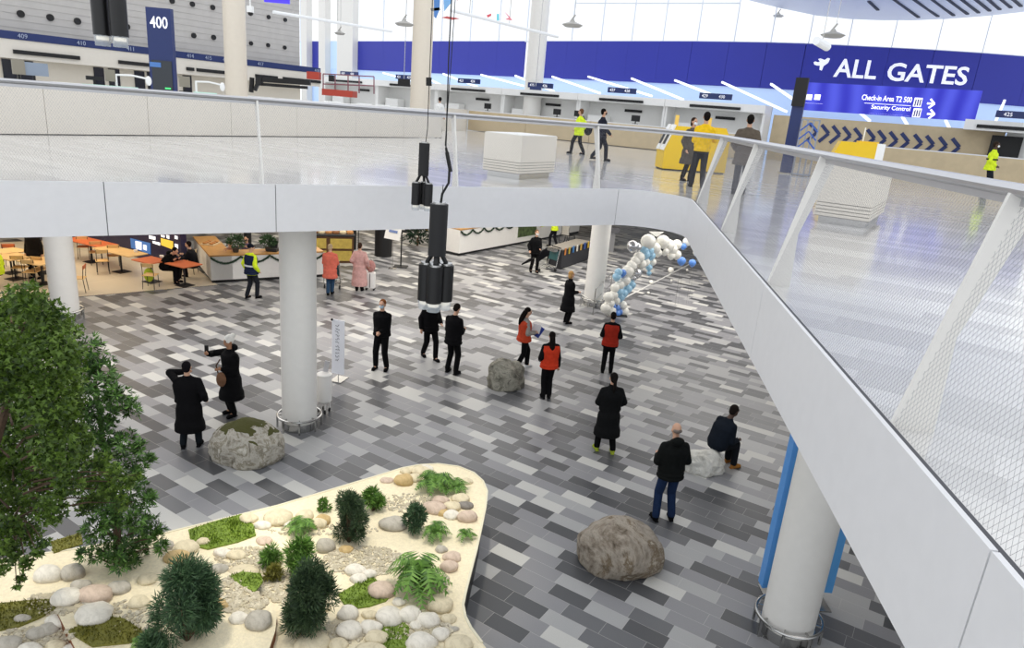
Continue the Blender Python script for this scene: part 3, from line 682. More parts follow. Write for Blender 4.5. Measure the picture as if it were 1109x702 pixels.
for i, (x, l) in enumerate(((72, 'pale strip light on the counter right of the grey monitor'), (105, 'pale green strip on the counter top'), (134, 'pale green strip under the hinged arm'), (222, 'pale green strip right of the 400 sign'), (360, 'dark green strip on the counter under the lift'), (395, 'pale strip on the counter right of the lift'), (415, 'dark strip on the counter near the front column'))):
    P = onpart(x, .25); tag(MB().box(P + UP * .03, (.7, .16, .05), Matrix.Rotation(RQ, 3, 'Z')).build('belt_cover', m_scan if i in (1, 2, 3) else m_bay2), l, 'counter strip')

# ---- bulkhead details on the left: dark doors, numbers, light slots
def num4(s, x, y):
    t, z = t4(x, y); o = text('number', s, w4(t, 7.83, .80), VV * 1, UP, .20, m_grnum); return struct(o)
for s, x, y in (('409', 10, 36), ('410', 74, 42), ('411', 128, 48), ('412', 152, 50), ('414', 193, 54), ('415', 213, 56), ('416', 232, 58), ('417', 270, 62), ('418', 332, 70)): num4(s, x, y)
for x0, y0, x1, y1 in ((5, 45, 77, 51), (119, 55, 161, 59), (193, 62, 201, 63), (204, 62, 240, 66.5), (268, 69, 292, 73), (298, 72, 339, 76.5)):
    t0, t1 = t4(x0, y0)[0], t4(x1, y1)[0]; g = w4(t0, 7.3)
    o = tag(MB().hull([(.71, 7.12), (.8, 7.12), (.8, 7.30), (.71, 7.30)], w4(t0, 0), w4(t1, 0), nW, UP).build('light_track', m_black), f'black light track under the blue stripe, {ORD[int([5, 119, 193, 204, 268, 298].index(x0))]} from the left', 'light', 'black light tracks under the blue stripe')
m_door = mat('dark_screen_door', '14182a', .2)
for x0, x1 in ((1, 16), (20, 35), (100, 111), (116, 128), (144, 155), (158, 166), (196.5, 206)):
    t0, t1 = t4(x0, 60)[0], t4(x1, 62)[0]
    struct(box4(t0, t1, 5, 6.85, -.05, .02).build('door_1', m_door))
# ---- blue 400 sign
P = at(177, 94, 6.2); Dp = 26; a, b = atd(162.5, 8, Dp), atd(191.5, 8.5, Dp); bt = atd(178, 95, Dp)
o = thing('island_sign', 'tall dark blue sign blade with the number 400 in white', 'sign', (bt.x, bt.y, L2), 0)
w_ = (b - a).length; hz = a.z - L2
MB().box((0, 0, hz / 2), (w_ * .92, .22, hz)).build('blade', m_navy, o)
text('number', '400', V((-.30, -.125, hz - .66)), V((1, 0, 0)), UP, .38, m_txtw, o, .62, bold=.01)
MB().box((.02, -.125, 1.65), (w_ * .76, .02, 1.0)).build('screen', mat('dim_screen', '2b3138', .2), o)
MB().box((-.2, -.14, 2.0), (.4, .01, .16)).build('screen_header', mat('screen_blue', '4d7fc4', .3), o)
for k_ in (-.2, .2): MB().box((k_, -.14, 1.15 + k_ * .4), (.2, .01, .05)).build('status_light', emis('green_led', '49e07a', .8), o)

# ---- lift platform (black boom, red basket) behind the counters
PB = atd(340, 95, 36); o = thing('boom_lift', 'boom lift with black arm and red basket working behind the counters', 'lift', (PB.x, PB.y, L2))
def q3(x, y, D=36): return atd(x, y, D)
chmat(MB().tube([q3(272, 100), q3(273, 84)], .12, 8).build('mast', m_black), o)
b_ = MB(); b_.bar(q3(281, 86), q3(336, 90), .22, .22); b_.bar(q3(281, 86), q3(276, 98), .16, .16); b_.bar(q3(280, 91), q3(333, 95), .14, .14); b_.bar(q3(281, 84), q3(281, 92), .3, .3)
chmat(b_.build('boom', m_black), o); m_red = mat('lift_red', 'b5412f', .5)
chmat(MB().box(q3(368, 101), (1.5, 1.0, .3)).build('basket_floor', m_red), o)
rb_ = MB()
for x in (350, 363, 377, 389, 405): rb_.tube([q3(x, 99 + (x - 350) * .05), q3(x, 80 + (x - 350) * .05)], .03, 6)
rb_.tube([q3(350, 80), q3(405, 83)], .03, 6); rb_.tube([q3(350, 91), q3(405, 93)], .03, 6); chmat(rb_.build('basket_rail', mat('rail_mauve', '8a5560', .5)), o)
chmat(MB().box(q3(340, 82), (.6, .4, .35)).build('control_box', m_red), o); chmat(MB().box(q3(359, 85), (.24, .2, .3)).build('control_panel', m_blackp), o)
pc=q3(300,102); chmat(MB().box((pc.x,pc.y,L2+.75), (3.0, 1.5, .7)).build('chassis', m_kw), o)
for x in (-1.1, 1.1): chmat(MB().tube([(pc.x + x, pc.y - .9, L2 + .4), (pc.x + x, pc.y - .6, L2 + .4)], .4, 16).build('wheel', m_blackp), o)

# ---- pendant lamp clusters and saucer lamps
m_diff = glass_mat('frosted_glass', 'c2cad0', .4, .1); m_cab = mat('cable_black', '0a0a0c', .6)
def tubebody(P, r, h, mt, name, parent, n=28): return chmat(MB().lathe(P, [(r, -h), (r, 0)], n).build(name, mt, None, smooth=True), parent)
def cluster(label, axis_top, D, r, h, cl_c, cl_h, cl_r, offs, cables, canopy=True, rad=None):
    T_ = atd(*axis_top, D); o = thing('pendant_lamp', label, 'pendant lamp', T_)
    if canopy:
        tubebody(T_, r, h, m_blackp, 'driver_tube', o); tubebody(T_ + UP * .02, r * .7, .02, m_steel, 'tube_cap', o)
    c0 = T_ - UP * cl_c
    for dx, dy in offs:
        P = c0 + V((dx, dy, 0)); s = chmat(MB().lathe(P, [(cl_r, -cl_h), (cl_r, 0), (cl_r * .9, .0)], 24).build('lamp_tube', m_black, None, smooth=True), o)
        chmat(MB().lathe(P - UP * cl_h, [(cl_r * .85, -.09), (cl_r * .97, 0)], 20).build('glass_diffuser', m_diff, None, smooth=True), o)
        chmat(MB().lathe(P - UP * (cl_h + .01), [(cl_r * .7, -.03), (cl_r * .7, 0)], 20).build('light_source', emis('lamp_glow', 'fdf6e6', .5), None), o)
        chmat(MB().lathe(P + UP * .005, [(cl_r * .8, 0), (cl_r * .8, .02)], 20).build('lamp_cap', m_steel, None), o)
        if canopy: chmat(MB().tube([T_ - UP * (h - .02) + V((dx * .4, dy * .4, 0)), P + UP * .02], .022, 8).build('link_hose', m_cab, None), o)
    for c in cables: chmat(MB().tube([atd(x, y, D) for x, y in c[:-1]], c[-1], 6).build('cable', m_cab, None), o)
    return o
cluster('large black pendant lamp cluster hanging in front of the gallery edge', (475.8, 221), 6.7, .088, .50, .60, .36, .078, [(-.095, 0), (.0, -.085), (.095, .02), (0, .10)],
        [((492, -60), (486, 60), (484, 125), (483, 160), (485, 165), .006), ((483, 160), (487, 180), (486, 198), (479, 210), (477, 222), .013), ((484, 165), (488, 186), .02), ((480, 200), (478, 222), .004), ((497, -60), (489, 60), (482, 158), .004)])
cluster('small black pendant lamp cluster hanging further back, left of the large one', (459.8, 155), 11.8, .088, .53, .66, .36, .075, [(-.11, 0), (.10, -.02), (0, .14)],
        [((470, -40), (466, 60), (464, 112), (463, 140), (461, 155), .007), ((464.5, 84), (464.5, 93), .05)])
cluster('pair of black lamp tubes hanging at the top left in front of the grey wall', (117, -10), 6.6, .088, .5, .0, .37, .072, [(-.085, 0), (.085, -.02)], [], canopy=False)
for i, (x, y, D, l) in enumerate(((620, 27, 30, 'grey saucer lamp hanging above the check-in bays'), (902, 38, 27, 'grey saucer lamp hanging in front of the ALL GATES band'), (438, 26, 32, 'grey saucer lamp hanging beside the cream front column'), (843, 17, 48, 'tiny distant saucer lamp high in front of the windows'), (368, 36, 46, 'tiny distant saucer lamp left in front of the windows'))):
    P = atd(x, y, D); s = 1 if i < 3 else .8; o = thing('saucer_lamp', l, 'pendant lamp', P)
    MB().lathe((0, 0, 0), [(.08 * s, -.10), (.30 * s, -.08), (.42 * s, 0), (.30 * s, .05), (.10 * s, .12), (.05 * s, .2)], 28).build('shade', mat('lamp_grey', 'a9a7a2', .4), o, smooth=True)
    MB().tube([(-.1, 0, .1), (.08, 0, .38)], .035, 8).build('bracket', mat('lamp_grey', 'a9a7a2', .4), o); MB().tube([(.05, 0, .3), (.05, 0, 2.6)], .012, 5).build('suspension_wire', m_steel, o)
# linear hanging lights
for x0, y0, x1, y1, D0, D1, l in ((296, 13, 424, 34, 26, 31, 'long white tube light hanging in front of the grey wall end'), (488, 11, 604, 40, 24, 29, 'long white tube light hanging right of the glass mobile'), (884, 44, 896, 51, 22, 22.5, 'short white lamp end hanging in front of the blue band')):
    a, b = atd(x0, y0, D0), atd(x1, y1, D1); o = thing('tube_light', l, 'light', a); chmat(MB().tube([a, b], .055 if D0 > 23 else .12, 10).build('light_tube', mat('tube_white', 'f4f6f8', .4)), o)
    for t in (.15, .5) if D0 > 23 else (.5,): p = a + (b - a) * t; chmat(MB().tube([p, p + UP * 9], .012, 4).build('suspension_wire', m_steel), o)
t, z = t4(300, 2); P = atd(300, -2, 30); tag(MB().box(P, (1.0, .1, .35)).build('hanging_screen', emis('screen_violet', '4636d8', .7)), 'blue screen hanging at the top edge in front of the grey wall', 'screen')
for x, y, l in ((271, 10, 'small white camera box hanging on a rod beside the cream column'),):
    P = atd(x, y, 28); o = thing('camera_box', l, 'camera', P); MB().box((0, 0, 0), (.2, .2, .22)).build('housing', m_kw, o); MB().ell((0, 0, -.14), .09).build('lens_dome', m_black, o); MB().tube([(0, 0, 0), (0, 0, 6)], .03, 6).build('rod', m_kw, o)
# hanging glass mobile
o = thing('glass_mobile', 'hanging mobile of blue, red and turquoise glass shapes high above the gallery', 'mobile', atd(480, 5, 17)); ml = {}
def shard(pts, col, D=17):
    P3 = [atd(x, y, D) for x, y in pts]; k = len(P3); m = MB(); m.v = P3 + [p + V((0, .04, 0)) for p in P3]; m.f = [tuple(range(k)), tuple(range(k, 2 * k))[::-1]] + [(i, (i + 1) % k, k + (i + 1) % k, k + i) for i in range(k)]
    chmat(m.build('glass_piece', mat('glass_' + col, col, .1)), o)
shard([(470, -14), (477, -14), (476, 10), (472, 20), (470, 18)], '4f83c6'); shard([(480, -14), (492, -14), (489, 2), (481, 12)], '7fb4e6'); shard([(478, 19), (484, 17.5), (498, 20), (490, 21.5)], 'c8605e')
shard([(493, -3), (496, -2), (495, 1)], 'd8504f'); shard([(527, 16.5), (532, 14.5), (532, 17), (528, 19)], 'dd5a62', 20); shard([(538, 15), (540.5, 15), (540.5, 22), (538, 22)], '6fd6e4', 20); shard([(546, 12), (552, 18), (555, 22), (547, 21), (551, 19)], 'eb8f9a', 20)
shard([(466, 9), (476, 8), (477, 11), (467, 12)], '8d8a84')
# ============================================================ PEOPLE
SKIN = mat('skin_light', 'c99d82', .55); SKIN_T = mat('skin_tan', 'a87a5c', .55); SKIN_D = mat('skin_dark', '4a3226', .55)
def fab(c, v=.12): return mat('fabric_' + c, c, .9, var=v, scale=14, bump=.25, bscale=60, spec=.12)
BLK = '0e0e10'
def ik(a, b, l1, l2, pole):
    a, b = V(a), V(b); d = b - a; L = d.length; mx_ = (l1 + l2) * .998
    if L > mx_: d = d * (mx_ / L); b = a + d; L = mx_
    k = (l1 * l1 - l2 * l2 + L * L) / (2 * L); h = math.sqrt(max(0, l1 * l1 - k * k)); n = d.normalized()
    p = V(pole); p = (p - n * p.dot(n)).normalized(); return a + n * k + p * h, b
def caps(m, a, b, ra, rb, n=12):
    a, b = V(a), V(b); m.tube([a, b], [ra, rb], n); m.ell(a, ra, n, 7); m.ell(b, rb, n, 7)
def loft(m, rings, n=20):
    """rings: (centre, half width, half depth, yaw)"""
    b = len(m.v)
    for c, rx, ry, yaw in rings:
        for k in range(n):
            t = 2 * PI * k / n; x, y = rx * math.cos(t), ry * math.sin(t)
            m.v.append(V(c) + V((x * math.cos(yaw) - y * math.sin(yaw), x * math.sin(yaw) + y * math.cos(yaw), 0)))
    for i in range(len(rings) - 1):
        for k in range(n): k2 = (k + 1) % n; m.f.append((b + i * n + k, b + i * n + k2, b + (i + 1) * n + k2, b + (i + 1) * n + k))
    m.f.append(tuple(b + k for k in range(n))[::-1]); e = b + (len(rings) - 1) * n; m.f.append(tuple(e + k for k in range(n)))
def hand(m, w, el, side, thumb_up):
    """palm, four fingers of unequal length slightly curled, thumb from the side of the palm"""
    w, el = V(w), V(el); d = (w - el).normalized(); sd = d.cross(V((0, 1, .2))).normalized(); nn = sd.cross(d).normalized()
    m.tube([w, w + d * .045, w + d * .09], [.024, .031, .028], 8); 
    for i, L in enumerate((.060, .072, .067, .052)):
        o = w + d * .085 + sd * ((i - 1.5) * .019); k1 = o + (d + nn * .25).normalized() * L * .5; k2 = k1 + (d + nn * .8).normalized() * L * .5
        m.tube([o, k1, k2], [.0095, .009, .0075], 6)
    o = w + d * .03 + sd * (-.024 * side); k1 = o + (d * .7 - sd * side + nn * .3).normalized() * .035; k2 = k1 + (d + nn * .3).normalized() * .03
    m.tube([o, k1, k2], [.012, .0105, .009], 6)
def person(label, P, head, H=1.75, top='jacket', tc=BLK, tl=.86, bc=BLK, sc='0f0f11', hair='short', hc='2a2018', skin=None, feet=((-.11, 0), (.12, .04)), hands=None, lean=0, side=0,
           headturn=0, nod=0, mask=None, vest=None, vc='c23a22', hip=None, hood=False, hat=None, vox=.013, grp=None, wide=1.0, sleeve=None, bare_feet=False, collar=None, poles=None, stripes=None, shoe2=None):
    s = H / 1.78; wide *= 1.08; t = thing('person', label, 'person', P, head, grp)
    skin = skin or SKIN
    hip = V(hip) if hip else V(((feet[0][0] + feet[1][0]) / 2, (feet[0][1] + feet[1][1]) / 2, .93 - .10 * min(1, abs(feet[0][1] - feet[1][1]) ** 2 * 1.2)))
    sl, cl = math.sin(lean), math.cos(lean); ax = V((math.sin(side), sl, cl)).normalized()
    waist = hip + V((0, sl * .3, 1)).normalized() * .14; chest = waist + ax * .24; neck = chest + ax * .19
    hd = neck + (ax + V((0, math.sin(nod) * .9, 0))).normalized() * .165 + V((0, .015, 0))
    shs = [chest + ax * .085 + V((q * .150 * wide, 0, 0)) for q in (-1, 1)]
    hj = [hip + V((q * .085, 0, -.02)) for q in (-1, 1)]
    hands = hands or ((-.27, .04, .86), (.27, .04, .86))
    ank = [V((f[0], f[1], f[2] if len(f) > 2 else .085)) for f in feet]
    poles = poles or ((-.4, -1, -.25), (.4, -1, -.25))
    kn = []
    for i in (0, 1):
        k_, a_ = ik(hj[i], ank[i], .43, .42, (0, 1, .05)); kn.append(k_); ank[i] = a_
    elb, wr = [], []
    for i in (0, 1):
        e_, w_ = ik(shs[i], hands[i], .29, .26, poles[i]); elb.append(e_); wr.append(w_)
    Z = lambda v: V(v) * s
    Hr = Matrix.Rotation(headturn, 3, 'Z') @ Matrix.Rotation(-nod, 3, 'X')
    def HP(x, y, z): return (hd + Hr @ V((x, y, z)))
    # ---- body: one continuous skin
    m = MB()
    loft(m, [(hip + V((0, 0, -.08)), .13, .09, 0), (hip, .155, .11, 0), (waist, .13, .095, 0), (chest, .15, .10, 0), (chest + ax * .09, .115, .07, 0), (neck - ax * .03, .055, .05, 0), (neck, .05, .048, 0)], 14)
    caps(m, neck - ax * .05, hd - ax * .05, .056, .052)
    m.ell(HP(0, -.01, .025), (.074, .092, .098), 16, 11, Hr); m.ell(HP(0, .022, -.045), (.056, .066, .066), 14, 9, Hr)
    m.ell(HP(0, .084, -.055), (.028, .018, .022), 8, 6, Hr)                       # chin
    m.tube([HP(0, .085, .025), HP(0, .108, -.018), HP(0, .088, -.024)], [.011, .017, .012], 6)   # nose
    m.ell(HP(0, .087, .04), (.052, .016, .012), 10, 6, Hr)                        # brow
    m.ell(HP(0, .092, -.043), (.026, .01, .008), 8, 6, Hr)                        # mouth
    for q in (-1, 1): m.ell(HP(q * .078, -.005, -.003), (.012, .022, .033), 8, 6, Hr)
    for i, q in ((0, -1), (1, 1)):
        caps(m, shs[i] - ax * .01, elb[i], .044, .040); caps(m, elb[i], wr[i], .041, .027); hand(m, wr[i], elb[i], q, True)
        caps(m, hj[i], kn[i], .078, .056); caps(m, kn[i], ank[i], .055, .036); caps(m, ank[i], ank[i] + V((0, .10, -.045)), .035, .03)
    for i in range(len(m.v)): m.v[i] = m.v[i] * s
    m.remesh('body', skin, t, min(vox, .011), 1, .3)
    def fin(mm, name, mt, vx=None, it=4):
        for i in range(len(mm.v)): mm.v[i] = mm.v[i] * s
        return mm.remesh(name, mt, t, vx or vox, it)
    # ---- trousers
    m = MB(); loft(m, [(hip + V((0, 0, -.10)), .15, .115, 0), (hip, .172, .128, 0), (waist, .148, .112, 0)], 16)
    for i in (0, 1):
        caps(m, hj[i], kn[i], .097, .078); caps(m, kn[i], ank[i] + V((0, 0, .02)), .076, .066)
    fin(m, 'trousers', fab(bc))
    # ---- shoes
    for i in (0, 1):
        a = ank[i]; q = (-1, 1)[i]; m = MB(); R = Matrix.Rotation(-q * .12, 3, 'Z'); gz = a.z - .085
        f_ = R @ V((0, 1, 0)); 
        m.ell(a + f_ * .0 + V((0, 0, -.025)), (.055, .062, .065)); m.ell(a + f_ * .09 + V((0, 0, -.048)), (.052, .10, .044), 12, 8, R); m.box(a + f_ * .05 + V((0, 0, -.077)), (.08, .25, .016), R)
        fin(m, 'shoe', fab(shoe2 if (shoe2 and i) else sc, .05), .010, 2)
    # ---- top
    W_ = wide
    if top:
        m = MB(); L = {'jacket': .0, 'coat': .42, 'puffer': .60, 'long': .72, 'shirt': -.0}[top] if tl is None else max(0, .93 - tl)
        g = .010 if top == 'shirt' else (.038 if top != 'puffer' else .048)
        rings = []
        sitting = hip.z < .75
        if L > .02 and not sitting:
            k = 5
            rings.append((hip + V((((ank[0] + ank[1]) / 2 - hip).x, ((ank[0] + ank[1]) / 2 - hip).y, 0)) * (.55 * L) - UP * (L + .015), .165 + g + .11 * min(1, L / .5) * .8, .125 + g + .11 * min(1, L / .5) * .9, 0))
            for j in range(k + 1):
                z = hip.z - L + (L + .02) * j / k; fl = .02 + .09 * (1 - j / k) * min(1, L / .5)
                cx = hip + V((0, 0, z - hip.z)); fx_ = (ank[0] + ank[1]) / 2 - hip; cx = cx + V((fx_.x, fx_.y, 0)) * ((1 - j / k) * L * .55)
                wv = .012 * math.sin(j * 2.1) if top != 'puffer' else (.014 if j % 2 else -.004)
                rings.append((cx, .165 + g + fl * .7 + wv, .125 + g + fl * .8 + wv, 0))
        else: rings.append((hip + V((0, 0, -.06)), .17 + g * .8, .13 + g * .8, 0))
        rings += [(hip + V((0, 0, .05)), (.163 + g) * W_, .12 + g, 0), (waist, (.152 + g) * W_, .112 + g, 0), (chest, (.178 + g) * W_, .125 + g, 0), (chest + ax * .07, (.165 + g * .8) * W_, .112 + g * .8, 0), (chest + ax * .125, .125 * W_, .092, 0), (neck + ax * .012, .066, .066, 0)]
        loft(m, rings, 24)
        for i in (0, 1):
            caps(m, neck - ax * .045 + V(((-1, 1)[i] * .05, 0, 0)), shs[i], .044, .054 + g * .45); caps(m, shs[i], elb[i], .055 + g * .5, .052 + g * .55); caps(m, elb[i], wr[i] + (elb[i] - wr[i]).normalized() * .02, .054 + g * .6, .042 + g * .4)
            if sitting and L > .1: caps(m, hj[i], hj[i] + (kn[i] - hj[i]) * .55, .115, .10)
        if collar: m.lathe(neck - ax * .02, [(.07, -.02), (.078, .05), (.06, .06)], 16)
        fin(m, {'jacket': 'jacket', 'coat': 'coat', 'puffer': 'padded_coat', 'long': 'long_coat', 'shirt': 'shirt'}[top], fab(tc if not sleeve else sleeve))
        if vest or sleeve:
            m = MB(); loft(m, [(r[0], r[1] + .014, r[2] + .014, 0) for r in rings[:-1] if r[0].z > hip.z - .12], 24)
            for i in (0, 1): m.ell(shs[i] + V((0, 0, -.01)), (.075, .08, .075))
            fin(m, 'vest', fab(vc if vest else tc))
        if stripes:
            for z, col in stripes:
                c = hip + (neck - hip) * z; m = MB(); m.lathe((0, 0, 0), [(1, -.025), (1.0, .025)], 28)
                rw, rd = (.195 + g) * W_, .145 + g
                m.v = [V((v.x * rw + c.x, v.y * rd + c.y, v.z + c.z)) * s for v in m.v]; m.build('reflective_stripe', fab(col), t, smooth=True)
    # ---- hair
    hm = fab(hc, .25)
    if hat:
        m = MB(); m.ell(HP(0, -.015, .05), (.088, .104, .09 if hat[0] != 'beanie' else .11), 18, 12, Hr)
        if hat[0] == 'beanie': m.ell(HP(0, -.09, .11), (.05, .055, .06), 12, 8, Hr)
        if hat[0] == 'cap': m.box(HP(0, .10, .045), (.12, .09, .015), Hr)
        fin(m, {'beanie': 'knitted_hat', 'cap': 'cap'}[hat[0]], fab(hat[1]), .011, 1)
        if hair == 'short': m = None
    if hair and not (hat and hair == 'short'):
        m = MB(); m.ell(HP(0, -.026, .042), (.083, .094, .094), 18, 12, Hr); m.ell(HP(0, -.055, -.01), (.074, .058, .075), 12, 8, Hr)
        if hair == 'bob': m.ell(HP(0, -.045, -.04), (.090, .062, .10), 14, 9, Hr)
        if hair == 'long': m.tube([HP(0, -.07, 0), HP(0, -.105, -.12), HP(0, -.125, -.26), HP(0, -.13, -.40)], [.07, .075, .07, .035], 12)
        if hair == 'ponytail': m.tube([HP(0, -.10, .05), HP(0, -.145, -.04), HP(0, -.15, -.16), HP(0, -.13, -.30)], [.035, .036, .036, .016], 10)
        if hair == 'bun': m.ell(HP(0, -.11, .06), .045)
        if hair != 'bald': fin(m, 'hair', hm, .010, 2)
        else:
            m = MB(); m.ell(HP(0, -.055, .0), (.078, .055, .045), 14, 9, Hr); fin(m, 'hair', hm, .010, 2)
    if hood:
        m = MB(); m.ell(neck + V((0, -.09, .02)), (.115, .075, .075)); fin(m, 'hood', fab(tc), .012, 3)
    if mask:
        m = MB(); m.ell(HP(0, .058, -.035), (.058, .052, .048), 14, 9, Hr); fin(m, 'face_mask', mat('mask_' + mask, mask, .8), .009, 1)
    for q in (-1, 1):
        m = MB(); m.ell(HP(q * .029, .081, .018), (.012, .008, .009), 8, 6, Hr); m.v = [v * s for v in m.v]; m.build('eye', mat('eye_dark', '1a1512', .3), t, smooth=True)
    t['_w0'] = 0; del t['_w0']
    R = Matrix.Rotation(head, 4, 'Z'); wl = [V(P) + (R @ (w * s)) for w in wr]; return t, wl, V(P) + (R @ (hd * s)), V(P) + (R @ (chest * s))
def G(x, y, z=0): p = at(x, y, z); return V((p.x, p.y, z))
D2R = PI / 180
# -- ground floor
person('man in black jacket and pale blue face mask standing alone facing the camera', G(413, 400), 172 * D2R, 1.82, hc='7a4a2c', mask='b9d6e8', hands=((-.03, .22, 1.02), (.05, .22, 1.03)), feet=((-.13, 0), (.14, .02)), bc='0d0d0f', tl=.90)
person('person in black walking, head hidden behind the large hanging lamp', G(465, 388), 215 * D2R, 1.8, top='jacket', tl=.80, bc='0d0d0f', feet=((-.06, .22), (.08, -.22)), hands=((-.2, .18, 1.0), (.28, 0, .86)), hc='241c18')
person('man in black jacket with bowed head, back turned, right of the large lamp', G(489, 404), -28 * D2R, 1.82, tl=.80, bc='0d0d0f', nod=.55, hands=((-.10, .25, 1.08), (.12, .25, 1.10)), hc='1a1512', feet=((-.13, 0), (.14, -.03)), wide=1.06)
person('bald man in dark jacket and blue jeans standing behind the big boulder', G(717, 563), 8 * D2R, 1.80, tl=.84, tc='131514', bc='1f2f4d', hair='bald', hc='7d726a', hood=True, hands=((-.16, .24, 1.10), (.20, .26, 1.10)), feet=((-.13, -.02), (.15, .0)), vox=.011, wide=1.08, nod=.2)
person('woman in long black padded coat and yellow-soled trainers walking away, hair down her back', G(655, 487), 8 * D2R, 1.72, top='coat', tc='121314', tl=.42, bc='0d0d0f', sc='9fae3a', hair='ponytail', hc='15110f', feet=((-.19, -.02), (.12, -.16)), hands=((-.22, .20, 1.05), (.27, .16, .98)), vox=.012, wide=1.1, collar=True)
person('woman with long dark hair in red vest, seen from behind, beside the dark grey rock', G(591, 431), 12 * D2R, 1.66, tc='0f0f11', tl=.85, bc='0d0d0f', hair='long', hc='15100e', vest=True, hands=((-.20, .16, .98), (.27, .05, .80)), feet=((-.07, 0), (.08, .0)))
person('woman in red vest and black trousers standing in front of the balloon arch', G(657, 404), -8 * D2R, 1.68, tc='0f0f11', tl=.80, bc='0d0d0f', hair='bun', hc='15100e', vest=True, hands=((-.19, .20, 1.02), (.20, .20, 1.02)), feet=((-.12, .0), (.10, .06)), hood=False, vc='9e2c1e')
_, wl, _, _ = person('woman with ponytail in red vest and grey sleeves carrying papers, facing right', G(564, 399), -68 * D2R, 1.68, sleeve='9a948e', tc='b8452c', tl=.85, bc='0d0d0f', hair='long', hc='15100e', hands=((-.06, .28, 1.12), (.12, .28, 1.08)), feet=((-.08, .20), (.07, -.16)), sc='d8d8d8', nod=.25)
c = (wl[0] + wl[1]) / 2
o = thing('folder', 'blue and white folder of papers held by the woman with grey sleeves', 'folder', c); MB().box((.10, .02, .0), (.24, .03, .30), Matrix.Rotation(.5, 3, 'Y')).build('cover', mat('folder_blue', '22388c', .4), o); MB().box((.06, -.02, .08), (.22, .02, .24), Matrix.Rotation(.2, 3, 'Y')).build('sheets', mat('paper', 'e6e6e8', .6), o)
person('blonde woman in knee-length black coat standing beside the far column, facing right', G(613, 350), -62 * D2R, 1.73, top='coat', tc='0f0f11', tl=.45, bc='0d0d0f', hair='bob', hc='b08a58', hands=((-.05, .26, 1.05), (.08, .28, 1.08)), feet=((-.10, .02), (.10, -.02)), collar=True)
person('man in dark suit and white mask walking beside the luggage trolley far back', G(578, 295), 196 * D2R, 1.80, tc='0f0f11', tl=.80, bc='0d0d0f', mask='eef0f2', hc='6a5038', hands=((-.10, .28, 1.05), (.30, .12, .95)), feet=((-.10, .06), (.12, -.08)))
person('person in hi-vis yellow vest bending over a wheelchair at the far back', G(598, 267), 60 * D2R, 1.78, tc='d9ee34', tl=.86, bc='1a1a1e', lean=.7, hands=((-.15, .75, .85), (.15, .75, .85)), feet=((-.10, .1), (.10, -.2)), hc='3a2c22')
person('guard in yellow and navy hi-vis jacket and dark cap walking past the white counter', G(272, 323), -25 * D2R, 1.78, tc='1c2438', tl=.82, bc='22242a', sleeve='d9ee34', vest=True, vc='1e2740', hat=('cap', '161a26'), hc='2b2018', feet=((-.10, -.08), (.14, .12)), hands=((-.26, .08, .90), (.24, .12, .92)), stripes=((.30, 'd2d6da'),), headturn=-.5)
person('person in long coral coat and jeans pushing a trolley, seen from behind', G(357, 319), 4 * D2R, 1.74, top='coat', tc='cf6a58', tl=.62, bc='2f4660', hair='short', hc='b09a7c', hands=((-.14, .30, 1.02), (.18, .32, 1.02)), feet=((-.04, -.08), (.06, .10)), wide=1.12)
person('woman in long pink quilted coat with black scarf walking away beside a white suitcase', G(389, 315), 2 * D2R, 1.70, top='puffer', tc='cba09a', tl=.22, bc='0d0d0f', hair='bun', hc='3c2a20', hands=((-.22, .10, 1.0), (.32, .0, .95)), feet=((-.09, .0), (.09, .02)), wide=1.08)
person('person in flared black coat seen from behind, one hand raised to the face', G(207, 484), 12 * D2R, 1.70, top='coat', tc='0f0f11', tl=.40, bc='1a1f24', hc='131013', hands=((-.10, .20, 1.50), (.30, .06, .98)), feet=((-.13, -.04), (.14, .04)), wide=1.18, poles=((-1.4, -.2, -.3), (.4, -1, -.2)), vox=.011)
_, wl, _, ch = person('woman in white knitted hat and black coat holding up a phone behind the mossy boulder', G(253, 449), 140 * D2R, 1.72, top='coat', tc='0f0f11', tl=.42, bc='0d0d0f', hair=None, hat=('beanie', 'e9e8e3'), skin=SKIN_T, hands=((-.06, .24, 1.12), (.20, .40, 1.42)), feet=((-.10, .04), (.12, .0)), wide=1.12, vox=.011, hood=True)
tag(MB().box(wl[1] + V((-.02, -.0, .10)), (.075, .012, .15), Matrix.Rotation(.3, 3, 'Z')).build('mobile_phone', m_black), 'dark mobile phone held up by the woman in the white hat', 'phone')
ph = V((wl[0].x, wl[0].y, wl[0].z)); o = thing('shoulder_bag', 'brown shoulder bag held against the coat of the woman in the white hat', 'bag', ph - UP * .2)
bm_ = MB().ell((0, -.06, 0), (.10, .06, .16)); bm_.build('pouch', fab('7a5a45'), o, smooth=True); MB().tube([(-.06, -.05, .12), (-.10, -.03, .28), (-.04, .02, .40)], .014, 6).build('strap', fab('4a3628'), o)
